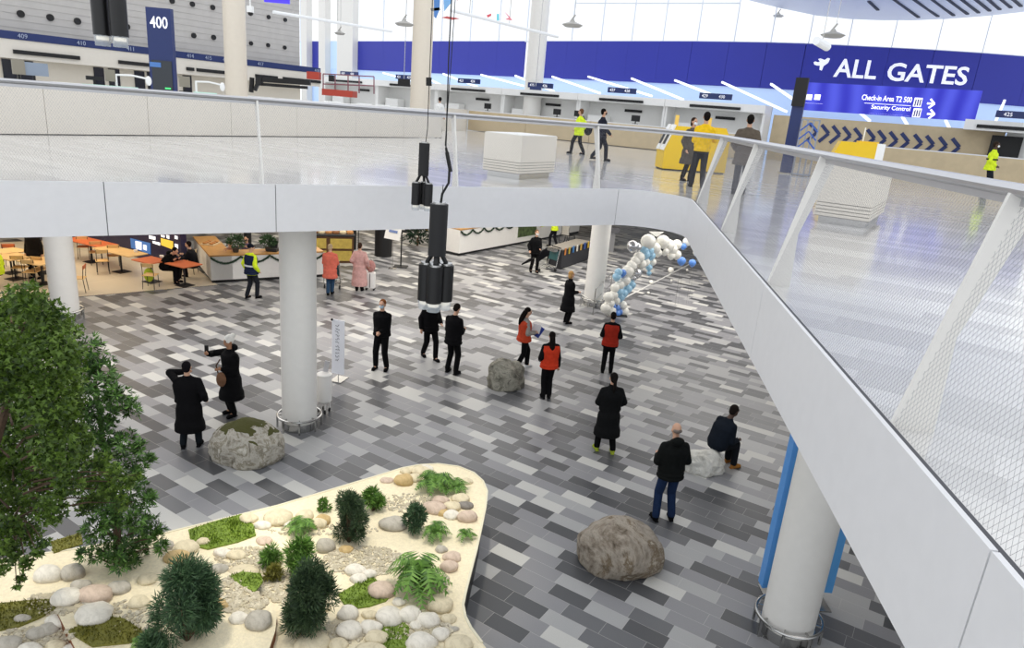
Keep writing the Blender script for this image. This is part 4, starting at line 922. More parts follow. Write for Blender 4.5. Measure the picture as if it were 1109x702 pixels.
# -- gallery
person('person in hi-vis yellow jacket with a dark shoulder bag walking left on the gallery', G(625, 167, L2), 62 * D2R, 1.76, tc='d9ee34', tl=.78, bc='1a1a1d', hair='short', hc='6a4a34', hands=((-.20, .12, .95), (.24, -.02, .95)), feet=((-.06, .26), (.06, -.24)))
o = thing('shoulder_bag', 'dark shoulder bag hanging on the hi-vis walker of the gallery', 'bag', G(634, 167, L2) + UP * .98); MB().ell((0, -.08, 0), (.17, .10, .24)).build('pouch', fab('25252b'), o, smooth=True); MB().tube([(-.1, -.02, .2), (-.25, .02, .5)], .018, 6).build('strap', fab('25252b'), o)
person('man in dark suit and black mask striding to the right on the gallery', G(651, 174, L2), -80 * D2R, 1.80, tc='20222e', tl=.80, bc='1c1e28', mask='131315', hc='15110f', hands=((-.22, .10, .92), (.22, .16, .92)), feet=((-.06, -.34, .12), (.05, .14)), sc='0d0d0f')
person('woman in grey patterned coat and face mask standing beside the yellow-shirted man', G(742, 196, L2), 210 * D2R, 1.68, top='coat', tc='55504a', tl=.50, bc='0d0d0f', hair='bob', hc='33221a', mask='e6ebee', hands=((-.12, .20, 1.0), (.22, .08, .9)), feet=((-.09, .06), (.10, -.04)))
person('man in bright yellow shirt and black trousers standing by the yellow kiosk', G(754, 203, L2), -6 * D2R, 1.82, top='shirt', tc='eabf24', tl=.88, bc='1c1c20', hc='17120f', hands=((-.14, .24, 1.1), (.22, .30, 1.15)), feet=((-.14, 0), (.13, .0)), wide=1.14)
person('man in grey-brown coat standing apart, right of the yellow kiosk', G(798, 210, L2), -16 * D2R, 1.83, top='coat', tc='5c5349', tl=.68, bc='34343c', hc='15120f', hands=((-.20, .16, 1.0), (.22, .10, 1.02)), feet=((-.08, -.10), (.12, .12)), wide=1.16)
person('guard in yellow hi-vis jacket standing at the long wooden counter on the right', G(1063, 208, L2), -120 * D2R, 1.78, tc='d9ee34', tl=.80, bc='22252c', hair='short', hc='2c221a', mask='e8ecee', skin=SKIN_D, hands=((-.14, .2, .98), (.14, .2, .96)), feet=((-.16, .0), (.16, .1)), vox=.016, stripes=((.42, '22252c'),))
sp_ = atd(476, 120, 36.5)
person('person in white shirt behind the cream counters beside the hanging cables', V((sp_.x, sp_.y, L2)), 20 * D2R, 1.78, top='shirt', tc='e8e8e6', tl=.88, bc='22242a', hc='15110f', vox=.018)
person('man in dark jacket and tan shoes sitting on the pale rock', G(772, 507), -62 * D2R, 1.80, tl=.93, tc='151b24', bc='16181d', sc='9c6a34', hc='1c1512', skin=SKIN_D, hip=(0, 0, .52), feet=((-.10, .46), (.13, .40)), hands=((-.14, .36, .62), (.14, .36, .62)), lean=.42, nod=.2, wide=1.12, vox=.011)
# -- behind the white island counter and in the cafe
ey_ = (EP * 0 + V((-.3, .95, 0)))
for x, y, hd_, l, tc, hr, mk in ((248, 262, 200, 'person with dark hair sitting behind the white counter near the green plants', '9a7060', 'short', None), (267, 257.5, 180, 'person in mauve shirt and dark mask sitting behind the white counter', '6a5a70', 'short', '17171c')):
    p = at(x, y + 2, 1.24); p = V((p.x, p.y, 0)) + ey_ * .35; person(l, p, hd_ * D2R, 1.72, top='shirt', tc=tc, tl=.93, bc='1c1c20', hc='16120f', mask=mk, lean=.15, vox=.017, hip=(0, 0, .52), feet=((-.10, .34), (.12, .30)), hands=((-.15, .34, .98), (.2, .34, .98)))
    o = thing('stool', 'round stool under the person ' + ('with dark hair' if mk is None else 'in the mauve shirt') + ' behind the white counter', 'stool', p); MB().lathe((0, 0, 0), [(.18, 0), (.18, .02), (.03, .03), (.03, .38), (.17, .38), (.17, .42)], 20).build('frame', m_blackp, o)
p = at(180, 305); person('person in black coat sitting hunched over a cafe table with a yellow-green bag', V((p.x, p.y, 0)), -100 * D2R, 1.78, tl=.93, tc='0f0f11', bc='111114', hip=(0, 0, .50), feet=((-.12, .36), (.13, .45)), hands=((-.14, .42, .80), (.14, .42, .80)), lean=.6, nod=.5, wide=1.2, hood=True, hc='100e0d', vox=.015)
p2 = at(211, 302); person('person in dark clothes sitting at the right end of the cafe table row', V((p2.x, p2.y, 0)), 88 * D2R, 1.74, tl=.93, tc='16161a', bc='1b1b20', hip=(0, 0, .50), feet=((-.12, .48), (.12, .36)), hands=((-.14, .42, .80), (.14, .42, .80)), lean=.25, hc='1a1512', vox=.017)
p3 = at(-1, 312); person('person in yellow hi-vis jacket sitting at a cafe table at the left edge', V((p3.x, p3.y, 0)), 60 * D2R, 1.78, tl=.93, tc='d9ee34', bc='1b1b20', hip=(0, 0, .50), feet=((-.12, .48), (.12, .40)), hands=((-.14, .42, .80), (.14, .42, .80)), lean=.3, vox=.017, hc='2a2018')
tag(MB().ell((p.x - .35, p.y - .42, .30), (.16, .12, .24)).build('tote_bag', fab('a8bd3c'), None, smooth=True), 'yellow-green bag standing on the floor beside the hunched cafe guest', 'bag')
p4 = at(36, 262, 1.2); person('person with reddish hair and dark coat standing far back in the cafe', V((p4.x, p4.y, 0)), 180 * D2R, 1.74, top='coat', tc='1a1715', tl=.5, bc='141416', hair='bob', hc='5a3320', vox=.018)

# ============================================================ GROUND LEVEL OBJECTS
# island counter with garland
cC, cR, cL = G(229, 307), G(307, 302.5), G(193, 291)
ex = (cR - cC).normalized(); wdt = (cR - cC).length; ln = (cL - cC).length; ey = V((-ex.y, ex.x, 0)); ey = ey if (cL - cC).dot(ey) > 0 else -ey
m_cwh = mat('counter_white', 'e9e7e3', .45); m_garl = mat('garland_green', '1c3322', .9, var=.5, scale=40); m_oak = mat('oak_worktop', 'b98a4e', .45, var=.1, scale=6)
isl = thing('island_counter', 'white island counter with wooden top behind the guard, decorated with a dark green garland', 'counter', cC)
HC = .93; wd2 = wdt + 1.5; ed = 3.4
def rect(a, w, d, k0=0): return [((a + ex * k0 + ey * k0).x, (a + ex * k0 + ey * k0).y), ((a + ex * (w - k0) + ey * k0).x, (a + ex * (w - k0) + ey * k0).y), ((a + ex * (w - k0) + ey * (d - k0)).x, (a + ex * (w - k0) + ey * (d - k0)).y), ((a + ex * k0 + ey * (d - k0)).x, (a + ex * k0 + ey * (d - k0)).y)]
chmat(MB().prism(rect(cC, wd2, .7), .10, HC).prism(rect(cC, .7, ed), .10, HC).build('body', m_cwh), isl)
chmat(MB().prism(rect(cC, wd2, .7, .04), 0, .10).prism(rect(cC, .7, ed, .04), 0, .10).build('plinth', m_blackp), isl)
chmat(MB().prism(rect(cC - ex * .03 - ey * .03, wd2, .78), HC, HC + .05).prism(rect(cC - ex * .03 - ey * .03, .78, ed), HC, HC + .051).build('worktop', m_oak), isl)
def garland(a, b, nrm, z, n, drop, label, r=.035):
    pts = []; N_ = 14 * n
    for i in range(N_ + 1):
        t = i / N_; f = (t * n) % 1; pts.append(a + (b - a) * t + nrm * .05 + UP * (z - drop * 4 * f * (1 - f)))
    m = MB(); rnd = random.Random(3); m.tube(pts, r, 6)
    for i in range(len(pts) - 1):
        for _ in range(6):
            q = pts[i] + (pts[i + 1] - pts[i]) * rnd.random(); d = V((rnd.uniform(-1, 1), rnd.uniform(-1, 1), rnd.uniform(-1, 1))).normalized(); m.tube([q, q + d * r * 2.0], [.012, .003], 3)
    o = m.build('garland', m_garl, None, loc=pts[0]); return tag(o, label, 'garland')
garland(cC + UP * 0, cC + ex * wd2, -ey, HC - .02, 4, .22, 'dark green garland hanging in swags along the front of the white island counter')
# plants and goods on the island
def leafball(m, c, r, n, rnd, ln=.12, w=.03, up=.3):
    for _ in range(n):
        d = V((rnd.gauss(0, 1), rnd.gauss(0, 1), rnd.gauss(0, 1) * .8 + up)).normalized(); a = c + V((d.x * r[0], d.y * r[1], d.z * r[2])) * rnd.uniform(.35, .9)
        d2 = (d + V((rnd.gauss(0, .5), rnd.gauss(0, .5), rnd.gauss(0, .5)))).normalized(); s_ = d2.cross(V((rnd.gauss(0, 1), rnd.gauss(0, 1), rnd.gauss(0, 1)))).normalized() * w * rnd.uniform(.7, 1.2); L = ln * rnd.uniform(.6, 1.2)
        k = len(m.v); nn = d2.cross(s_).normalized() * w * .35
        m.v += [a, a + d2 * L * .45 + s_ + nn, a + d2 * L, a + d2 * L * .45 - s_ + nn]; m.f.append((k, k + 1, k + 2)); m.f.append((k, k + 2, k + 3))
rnd = random.Random(5); m_pot = mat('pot_green', '33502c', .8, var=.3, scale=20)
for i, (x, y, r, l) in enumerate(((216, 262, .34, 'bushy green plant on the white island counter near the wall'), (230, 260, .28, 'smaller green plant on the white island counter beside the seated person'))):
    p = at(x, y + 4, HC + .06); p = V((p.x, p.y, HC + .05)); p = cC + ex * (.9 + i * 1.1) + ey * .35 + UP * (HC + .05)
    o = thing('potted_plant', l, 'plant', p); MB().lathe((0, 0, 0), [(.09, 0), (.12, .16)], 16).build('pot', mat('pot_dark', '3b3128', .7), o)
    mm = MB(); leafball(mm, V((0, 0, .34)), (r, r, r * .8), 260, rnd, .14, .03); mm.build('foliage', m_pot, o)
for i, (t, w, l, c) in enumerate(((-1, .5, 'tray of pastries on the left wing of the white island counter', 'c99a62'), (3.2, .6, 'dark till screen on the white island counter left of the column', '1a1a1c'))):
    p = cC + (ey * 1.9 + ex * .35 if i == 0 else ex * 2.15 + ey * .3) + UP * (HC + .052)
    o = thing('serving_tray' if i == 0 else 'cash_register', l, 'tray' if i == 0 else 'cash register', p)
    if i == 0:
        MB().box((0, 0, .015), (.5, .7, .03)).build('tray', mat('tray_wood', 'c8b08a', .5), o)
        for k_ in range(6): MB().ell((-.12 + .24 * (k_ % 2), -.22 + .2 * (k_ // 2), .06), (.08, .07, .04)).build('pastry', mat('crust', 'b57a3c', .6), o, smooth=True)
    else:
        MB().box((0, 0, .05), (.36, .32, .1)).build('base', m_blackp, o); MB().box((0, .02, .24), (.34, .03, .26), Matrix.Rotation(-.4, 3, 'X')).build('screen', m_blackp, o)
# dark blue screen wall with lit advertising
sw = G(197.5, 291); m_dnavy = mat('screen_wall_navy', '221f42', .25); sd_ = -U
scw = thing('screen_wall', 'dark blue screen wall with yellow and white notices behind the cafe tables', 'screen wall', sw)
wn_ = V((U.y, -U.x, 0)); wn_ = wn_ if wn_.y < 0 else -wn_
_a, _b = at(199, 286, .74), at(98, 262, .74); swd = (_b - _a).normalized(); swn = V((swd.y, -swd.x, 0)); swn = swn if swn.y < 0 else -swn
chmat(MB().hull([(0, 0), (-.25, 0), (-.25, 3.4), (0, 3.4)], sw, sw + swd * 9, swn, UP).build('wall_body', m_dnavy), scw)
def swq(x0, y0, x1, y1, x2, y2, x3, y3, mt, nm, off=.02):
    P3 = [onp(x, y, sw + swn * off, swn) for x, y in ((x0, y0), (x1, y1), (x2, y2), (x3, y3))]; m = MB(); m.v = P3 + [p - swn * .018 for p in P3]; m.f = [(0, 1, 2, 3), (7, 6, 5, 4)] + [(i, (i + 1) % 4, 4 + (i + 1) % 4, 4 + i) for i in range(4)]; chmat(m.build(nm, mt), scw)
swq(141, 258, 162.5, 263.5, 163, 275.5, 142, 268.5, mat('notice_blue', '3f6fb4', .4, emit='3f6fb4', es=.4), 'blue_notice')
swq(146.5, 261, 153, 262.5, 153, 271, 147, 269, emis('notice_white', 'f2f2f6', .8), 'white_symbol', .04); swq(155, 265, 158.5, 266, 158.5, 271.5, 155, 270, emis('notice_white', 'f2f2f6', .8), 'arrow', .04)
swq(174, 258, 187, 261.5, 187.3, 270.5, 174.5, 265.5, mat('notice_yellow', 'e8c84a', .4, emit='e8c84a', es=.5), 'yellow_notice')
for q in ((161, 255, 168, 256.5, 168, 260, 161.5, 258.5), (165, 261, 173, 263, 173, 266, 165.5, 263.5), (174, 254.5, 178, 255, 178, 257.5, 174.5, 256.5), (180, 254.5, 183, 255, 183, 259, 180.5, 258), (189, 255, 192, 256, 192, 259.5, 189, 258.5), (189, 264, 192.5, 265, 192.5, 269.5, 189.5, 268.5)): swq(*q, emis('notice_white', 'f2f2f6', .8), 'white_symbol', .03)

# cafe tables and chairs
m_leg = mat('black_leg', '141415', .5); m_top = mat('pale_oak_top', 'd9b47a', .45, var=.06, scale=5); m_top2 = mat('orange_top', 'c8683a', .45, var=.05, scale=5)
def cafe_table(P, rz, mt, label, L=.8, W_=.7, H=.74):
    o = thing('cafe_table', label, 'table', P, rz, 'cafe tables'); MB().box((0, 0, H), (L, W_, .035)).build('tabletop', mt, o, bevel=.006)
    MB().tube([(0, 0, .02), (0, 0, H - .02)], .03, 10).build('pedestal', m_leg, o); MB().box((0, 0, .012), (.45, .45, .02)).build('foot_plate', m_leg, o)
    return o
def cafe_chair(P, rz, mt, label):
    o = thing('cafe_chair', label, 'chair', P, rz, 'cafe chairs'); MB().box((0, 0, .45), (.40, .40, .022)).build('seat', m_top, o, bevel=.006)
    MB().box((0, -.20, .80), (.38, .018, .13), Matrix.Rotation(.12, 3, 'X')).build('backrest', mt, o, bevel=.004)
    for q in (-1, 1):
        MB().tube([(q * .18, .18, 0), (q * .165, .16, .44)], .011, 6).build('leg', m_leg, o); MB().tube([(q * .18, -.22, 0), (q * .17, -.17, .45), (q * .17, -.21, .86)], .011, 6).build('leg', m_leg, o)
    return o
tbl = [(98, 262, m_top2, 'orange-topped long cafe table furthest back against the dark blue wall', 2.0, .75, 0), (130, 272, m_top, 'pale wooden long cafe table against the dark blue wall, left of the hunched guest', 1.9, .75, 0), (163, 282, m_top2, 'small orange-topped cafe table behind the hunched guest, by the dark blue wall', .9, .75, 0), (199, 286, m_top2, 'small orange-brown cafe table with crockery at the right end of the row', .9, .75, 0),
       (10, 272, m_top, 'pale cafe table at the left edge, furthest back', .8, .8, .2), (14, 278, m_top, 'pale cafe table at the left edge, in the middle', .9, .8, .2), (44, 283, m_top, 'pale wide cafe table directly left of the white column', 1.0, .85, .2), (48, 272, m_top, 'pale cafe table partly hidden by the left column, further back', .9, .8, .2)]
for x, y, mt, l, L, W_, a in tbl:
    p = at(x, y, .74); cafe_table(V((p.x, p.y, 0)), math.atan2(swd.y, swd.x) if x > 90 else RZU + a, mt, l, L, W_)
chs = [(86, 316, 1.9, m_top2, 'black metal cafe chair standing alone beside the left column'), (92, 280, .4, m_top, 'cafe chair by the furthest orange table'), (112, 296, .6, m_top, 'cafe chair with pale seat left of the hunched guest'), (124, 290, .6, m_top, 'cafe chair pushed against the pale long table'),
       (105, 286, .6, m_top, 'cafe chair between the orange and the pale long table'), (164, 312, .1, m_top, 'front cafe chair with pale seat facing the small orange table'), (206, 296, 1.6, m_wood, 'wooden cafe chair beside the white island counter'), (13, 290, .5, m_top2, 'cafe chair with orange back at the left edge'),
       (24, 304, .3, m_top, 'cafe chair with black frame in front of the wide pale table'), (36, 309, .2, m_top, 'cafe chair directly behind the tree top, nearest the column'), (47, 305, 0, m_top, 'cafe chair half hidden by the left column'), (38, 276, 2.6, m_top2, 'cafe chair with orange back behind the wide pale table')]
for x, y, rz, mt, l in chs: cafe_chair(G(x, y), rz, mt, l)
for x, y, l in ((147, 273, 'white cup on the pale long cafe table'), (178, 280, 'white saucer stack on the small orange table'), (175, 279, 'small white jug on the small orange table')):
    p = at(x, y, .76); tag(MB().lathe((p.x, p.y, .7575), [(.05, 0), (.07, .08)], 14).build('cup', m_cwh), l, 'cup')

# second counter with garland, tree picture and back shopfronts
c2a, c2b = G(497, 277), G(578, 261.5); d2 = (c2b - c2a).normalized(); n2 = V((-d2.y, d2.x, 0)); ct = thing('long_counter', 'long white counter with garland right of the large pendant lamp', 'counter', c2a)
chmat(MB().hull([(0, .1), (.8, .1), (.8, 1.15), (0, 1.15)], c2a, c2a + d2 * 11, n2, UP).build('body', m_cwh), ct)
chmat(MB().hull([(.03, 0), (.8, 0), (.8, .1), (.03, .1)], c2a, c2a + d2 * 11, n2, UP).build('plinth', m_blackp), ct)
chmat(MB().hull([(-.03, 1.15), (.83, 1.15), (.83, 1.2), (-.03, 1.2)], c2a, c2a + d2 * 11, n2, UP).build('worktop', m_oak), ct)
garland(c2a, c2a + d2 * 6, -n2, 1.12, 7, .2, 'dark green garland along the long white counter right of the pendant lamp')
o = thing('counter_picture', 'green leafy picture panel set in the front of the long white counter', 'picture', c2a + d2 * 4.9 - n2 * .02 + UP * .35)
chmat(MB().hull([(-.03, .28), (-.005, .28), (-.005, 1.05), (-.03, 1.05)], c2a + d2 * 4.5, c2a + d2 * 6.4, n2, UP).build('frame', m_cwh), o)
chmat(MB().hull([(-.045, .36), (-.03, .36), (-.03, .98), (-.045, .98)], c2a + d2 * 4.6, c2a + d2 * 6.3, n2, UP).build('picture', mat('leaf_picture', '4a5a34', .6, var=.6, scale=6)), o)
# warm shop interiors at the back
m_warm = mat('warm_wall', 'f0e3c8', .6); m_brown = mat('brown_wall', '4a2f20', .6, var=.2, scale=2)
bA = V((-26, 30, 0)); struct(MB().hull([(0, 0), (.3, 0), (.3, SOF), (0, SOF)], V((-34, 34, 0)), V((-9, 45, 0)), V((-.4, .9, 0)), UP).build('wall_back', m_warm))
struct(MB().hull([(0, 0), (.3, 0), (.3, SOF), (0, SOF)], V((-8.9, 45, 0)), V((8, 60, 0)), V((-.6, .8, 0)), UP).build('wall_back', m_warm))
struct(MB().hull([(0, 0), (.3, 0), (.3, SOF), (0, SOF)], V((-45, 20, 0)), V((-19.5, 30.5, 0)), V((-.4, .9, 0)), UP).build('wall_left', m_brown))
def shelf(P, rz, w, label, cols):
    o = thing('display_shelf', label, 'shelf', P, rz, None); MB().box((0, 0, .5), (w, .5, 1.0)).build('cabinet', mat('dark_cabinet', '2c1d14', .6), o)
    r_ = random.Random(int(P.x * 10))
    for k_ in range(10): MB().ell((-w / 2 + w * (k_ + .5) / 10, r_.uniform(-.1, .1), 1.07 + r_.uniform(0, .05)), (.1, .1, .09)).build('goods', mat('goods_' + cols[k_ % len(cols)], cols[k_ % len(cols)], .6), o, smooth=True)
    return o
cr_ = G(358, 289); st = thing('crate_stand', 'dark wooden market stand with yellow crate panels behind the coral coat', 'stand', G(362, 284), RZU + .9)
m_dkw = mat('stand_brown', '5a3a1e', .6, var=.2, scale=5)
MB().box((-.2, .5, .55), (1.9, 1.3, 1.1)).build('body', m_dkw, st); MB().box((-.2, .5, 1.12), (2.0, 1.4, .06)).build('rim', m_blackp, st)
for x in (-.75, .25):
    for z in (.3, .8): MB().box((x, -.17, z), (.85, .04, .40)).build('crate_panel', mat('crate_yellow', 'b8a04a', .6, var=.15), st)
rnd = random.Random(9)
for k_ in range(14): MB().ell((-1.05 + (k_ % 7) * .28, .15 + .5 * (k_ // 7), 1.2), (.14, .13, .12)).build('goods', mat('goods_%d' % (k_ % 3), ('b9824c', '8a5a34', 'd9c9a4')[k_ % 3], .7), st, smooth=True)
for i, (x, y, D_, w, h, c, l) in enumerate(((415, 277, 0, .75, 2.9, '0d0d0f', 'thick black pillar sign behind the white sign stand'), (381, 270, 0, .38, 2.6, '0d0d0f', 'slim black post behind the pink coat'), (217, 262, 0, .3, 3.0, '121214', 'slim black post behind the white island counter'))):
    p = G(x, y) if i != 2 else V((cL.x + 1.0, cL.y + 4, 0)); tag(MB().lathe(p, [(w / 2, 0), (w / 2, h)], 24).build('black_pillar', mat('pillar_black', '0d0d0f', .5), None, smooth=True), l, 'pillar')
o = thing('sign_stand', 'slim stand with a tilted white notice board', 'sign stand', G(425, 291)); MB().tube([(0, 0, 0), (0, 0, 1.25)], .012, 6).build('pole', m_steel, o); MB().box((0, 0, .01), (.3, .3, .015)).build('base', m_steel, o)
MB().box((0, -.03, 1.5), (.62, .02, .62), Matrix.Rotation(-.35, 3, 'X') @ Matrix.Rotation(.12, 3, 'Y')).build('board', m_cwh, o); MB().box((0, -.05, 1.52), (.34, .012, .10), Matrix.Rotation(-.35, 3, 'X') @ Matrix.Rotation(.12, 3, 'Y')).build('printed_line', mat('print_blue', '6b7fae', .6), o)
o = thing('display_stand', 'black post stand with a framed white notice at its top', 'sign stand', G(434, 289)); MB().tube([(0, 0, 0), (0, 0, 1.5)], .03, 8).build('pole', m_blackp, o); MB().box((0, 0, .015), (.55, .45, .03)).build('base', m_blackp, o)
MB().box((0, 0, 1.75), (.42, .04, .62)).build('frame', m_blackp, o); MB().box((0, -.025, 1.76), (.24, .012, .46)).build('notice', m_cwh, o); MB().box((0, -.035, 1.78), (.12, .012, .22)).build('symbol', m_blackp, o); MB().box((0, 0, 1.36), (.36, .3, .03)).build('shelf', m_steel, o)
# decorated dark tree behind
tp = G(452, 266); o = thing('decorated_tree', 'dark green decorated tree with pale baubles left of the large pendant lamp', 'tree', tp); mm = MB(); rnd = random.Random(2)
for k_ in range(7): leafball(mm, V((0, 0, .35 + k_ * .3)), (.75 - .09 * k_, .75 - .09 * k_, .22), 170, rnd, .2, .04, 0)
mm.build('foliage', m_garl, o); MB().tube([(0, 0, 0), (0, 0, 2.3)], [.06, .02], 8).build('trunk', m_dkw, o)
for k_ in range(16): a = k_ * 2.4; z = .3 + .12 * k_; r = .75 - .28 * z; MB().ell((math.cos(a) * r, math.sin(a) * r, z), .05).build('bauble', mat('bauble_%d' % (k_ % 2), ('d9d4c8', 'b58a3c')[k_ % 2], .3), o, smooth=True)
tb_ = G(400, 271); o = thing('rail_frame', 'thin black table frame under the garland', 'frame', tb_)
for x in (-.5, .5): MB().tube([(x, 0, 0), (x, 0, 1.1)], .02, 6).build('leg', m_leg, o)
garland(tb_ - V((.5, 0, 0)), tb_ + V((.5, 0, 0)), V((0, -1, 0)), 1.1, 3, .15, 'dark green garland hung on the thin black frame behind the pink coat'); MB().tube([(-.5, 0, 1.1), (.5, 0, 1.1)], .02, 6).build('crossbar', m_leg, o); MB().tube([(-.5, 0, .02), (.5, 0, .02)], .02, 6).build('crossbar', m_leg, o)

# luggage trolleys
def trolley(P, rz, label):
    o = thing('luggage_trolley', label, 'trolley', P, rz); MB().tube([(-.28, 0, .22), (-.24, .75, .20), (.24, .75, .20), (.28, 0, .22), (-.28, 0, .22)], .018, 8).build('base_frame', m_steel, o)
    for k_ in range(4): MB().tube([(-.25, .12 + .18 * k_, .21), (.25, .12 + .18 * k_, .21)], .01, 6).build('slat', m_steel, o)
    for q in (-1, 1): MB().tube([(q * .28, 0, .20), (q * .27, -.08, .62), (q * .27, -.16, 1.0)], .018, 8).build('upright', m_steel, o)
    MB().tube([(-.29, -.18, 1.02), (.29, -.18, 1.02)], .024, 8).build('handle', m_blackp, o); MB().box((0, -.05, .68), (.50, .03, .40), Matrix.Rotation(.18, 3, 'X')).build('back_panel', mat('teal_panel', '2f5a5c', .4), o)
    MB().box((0, .05, .92), (.46, .2, .12)).build('basket', m_steel, o)
    for x, y in ((-.26, .02), (.26, .02), (0, .70)): MB().tube([(x - .02, y, .07), (x + .02, y, .07)], .07, 14).build('wheel', m_blackp, o); MB().tube([(x, y, .07), (x, y, .21)], .012, 6).build('wheel_fork', m_steel, o)
    return o
trolley(G(352, 316) + V((.12, .45, 0)), 4 * D2R, 'metal luggage trolley pushed by the person in the coral coat')
trolley(G(597, 293), 130 * D2R, 'metal luggage trolley with teal panel beside the man in the dark suit')
bg_ = G(588, 289); tag(MB().bar(bg_ + UP * .35 - V((.3, 0, 0)), bg_ + UP * .75 + V((.2, 0, 0)), .22, .3).build('duffel_bag', fab('15151a')), 'black bag lying on the front of the luggage trolley', 'bag')
o = thing('umbrella', 'long black folded umbrella carried by the man in the dark suit', 'umbrella', G(566, 289)); a = G(565, 290) + UP * .15; b_ = at(577, 280, .9); chmat(MB().tube([a, a + (b_ - a) * .8, b_], [.03, .07, .03], 8).build('canopy', fab('15151a')), o); chmat(MB().tube([b_, b_ + (b_ - a) * .12], .02, 6).build('handle', m_blackp), o)
# wheelchair
wc = G(603, 264) + V((.5, 0, 0)); o = thing('wheelchair', 'wheelchair pushed by the bending person in hi-vis', 'wheelchair', wc, -.6)
for q in (-1, 1):
    MB().tube([(q * .29, .30 * math.cos(a * PI / 12), .31 + .30 * math.sin(a * PI / 12)) for a in range(25)], .018, 6).build('wheel', m_blackp, o); MB().tube([(q * .22, .45 + .09 * math.cos(a * PI / 6), .1 + .09 * math.sin(a * PI / 6)) for a in range(13)], .015, 6).build('caster', m_blackp, o)
    MB().tube([(q * .22, -.25, .95), (q * .22, -.2, .5), (q * .22, .3, .48), (q * .22, .5, .15)], .015, 6).build('frame', m_steel, o)
MB().box((0, .05, .5), (.42, .42, .04)).build('seat', fab('22262e'), o); MB().box((0, -.2, .75), (.42, .03, .45)).build('backrest', fab('c9c4bb'), o)
# suitcase and pink backpack
sp = G(401, 314); o = thing('suitcase', 'white upright wheeled suitcase beside the pink coat', 'suitcase', sp); MB().box((0, 0, .36), (.34, .22, .58)).build('shell', m_cwh, o, bevel=.04); MB().box((0, -.115, .36), (.02, .01, .5)).build('seam', m_blackp, o)
for x in (-.13, .13):
    for y in (-.07, .07): MB().ell((x, y, .035), .035).build('wheel', m_blackp, o)
MB().tube([(-.09, .08, .6), (-.09, .08, .95), (.09, .08, .95), (.09, .08, .6)], .012, 6).build('handle', m_steel, o)
o = thing('backpack', 'pink backpack resting on top of the white suitcase', 'backpack', sp + UP * .66); MB().ell((0, 0, .20), (.17, .12, .21)).build('pouch', fab('bb8a84'), o, smooth=True); MB().ell((0, -.10, .13), (.11, .05, .10)).build('front_pocket', fab('ad7c76'), o, smooth=True); MB().tube([(-.04, 0, .40), (0, 0, .45), (.04, 0, .40)], .012, 6).build('loop', fab('6a4a44'), o)
# dark belt barrier with coloured tags
b0, b1 = G(607, 292), G(637, 281.5); o = thing('low_barrier', 'long low dark barrier box with coloured tags along its top, left of the far column', 'barrier', b0); dd = (b1 - b0).normalized(); nn = V((-dd.y, dd.x, 0))
chmat(MB().hull([(0, .05), (.7, .05), (.7, .85), (0, .85)], b0, b1, nn, UP).build('box', mat('barrier_dark', '2b2b30', .6)), o); chmat(MB().hull([(-.02, .85), (.72, .85), (.72, .9), (-.02, .9)], b0, b1, nn, UP).build('rim', mat('rim_taupe', '8b857b', .5)), o); chmat(MB().hull([(.03, 0), (.67, 0), (.67, .05), (.03, .05)], b0, b1, nn, UP).build('plinth', m_blackp), o)
for k_, c in enumerate(('c47a3c', 'b9a23c', '3c78b4', 'e0dccf', 'c8a04a', '3558a4', 'd4b03c')): p = b0 + (b1 - b0) * (k_ + .4) / 7.2 - nn * .03; chmat(MB().hull([(0, .62), (-.015, .62), (-.015, .92), (0, .92)], p, p + dd * .14, nn, UP).build('tag', mat('tag_' + c, c, .5)), o)
# far right service box
p = G(659, 272); o = thing('ticket_machine', 'grey machine post standing behind the far column', 'machine', p); MB().box((0, 0, .5), (.45, .3, 1.0)).build('body', mat('machine_grey', '8c8c8e', .5), o); MB().box((0, -.05, 1.12), (.8, .5, .24)).build('head', mat('machine_dark', '5c5c60', .5), o)
# handrail frame by far column and guide strip
p = G(640, 340); o = thing('steel_barrier', 'small steel barrier frame at the foot of the column beside the balloons', 'barrier', p)
q0_, q1_, q2_ = G(642, 341), G(628, 332), G(660, 322)
chmat(MB().tube([q0_, q0_ + UP * .92, q2_ + UP * .95, q2_], .02, 8).build('front_rail', m_steel), o); chmat(MB().tube([q0_ + UP * .5, q2_ + UP * .5], .015, 8).build('mid_rail', m_steel), o); chmat(MB().tube([q1_, q1_ + UP * .45, q0_ + UP * .45], .015, 8).build('side_rail', m_steel), o)
g0, g1 = G(672, 325), G(753, 283); g0 = g0 + (g0 - g1) * .0; tag(MB().bar(g0 + UP * .003, g1 + (g1 - g0) * .6 + UP * .003, .07, .006).build('floor_strip', mat('strip_white', 'cfcfcc', .4)), 'long straight pale guide strip in the floor right of the balloon arch', 'floor strip')
# banner and white bin near the middle column
o = thing('banner_sign', 'tall narrow white banner sign with small dark handwriting beside the middle column', 'banner', G(366, 413))
bp = [at(357.5, 353, 1.75), at(371, 357, 1.70), at(373, 415.5, .12), at(358, 405, .38)]
B0 = G(366, 413); ang_ = -.25; R = Matrix.Rotation(ang_, 3, 'Z')
MB().box((0, 0, .86), (.32, .02, 1.34), R).build('banner', mat('banner_white', 'f2f4fb', .6), o); MB().tube([(0, .03, 0), (0, .03, 1.54)], .01, 6).build('pole', m_steel, o); MB().box((0, .1, .01), (.3, .4, .02), R).build('base', m_steel, o)
MB().ell((-.15, 0, 1.53), .03).build('clip', m_blackp, o)
rnd = random.Random(4); mi_ = mat('ink', '3a3d55', .7)
for k_ in range(11):
    z = 1.40 - k_ * .085; m = MB(); x = -.08 + rnd.uniform(0, .03); pts = [R @ V((x + .02 * j, -.014, z + rnd.uniform(-.03, .03))) for j in range(6)]; m.tube(pts, .005, 4).build('handwriting', mi_, o)
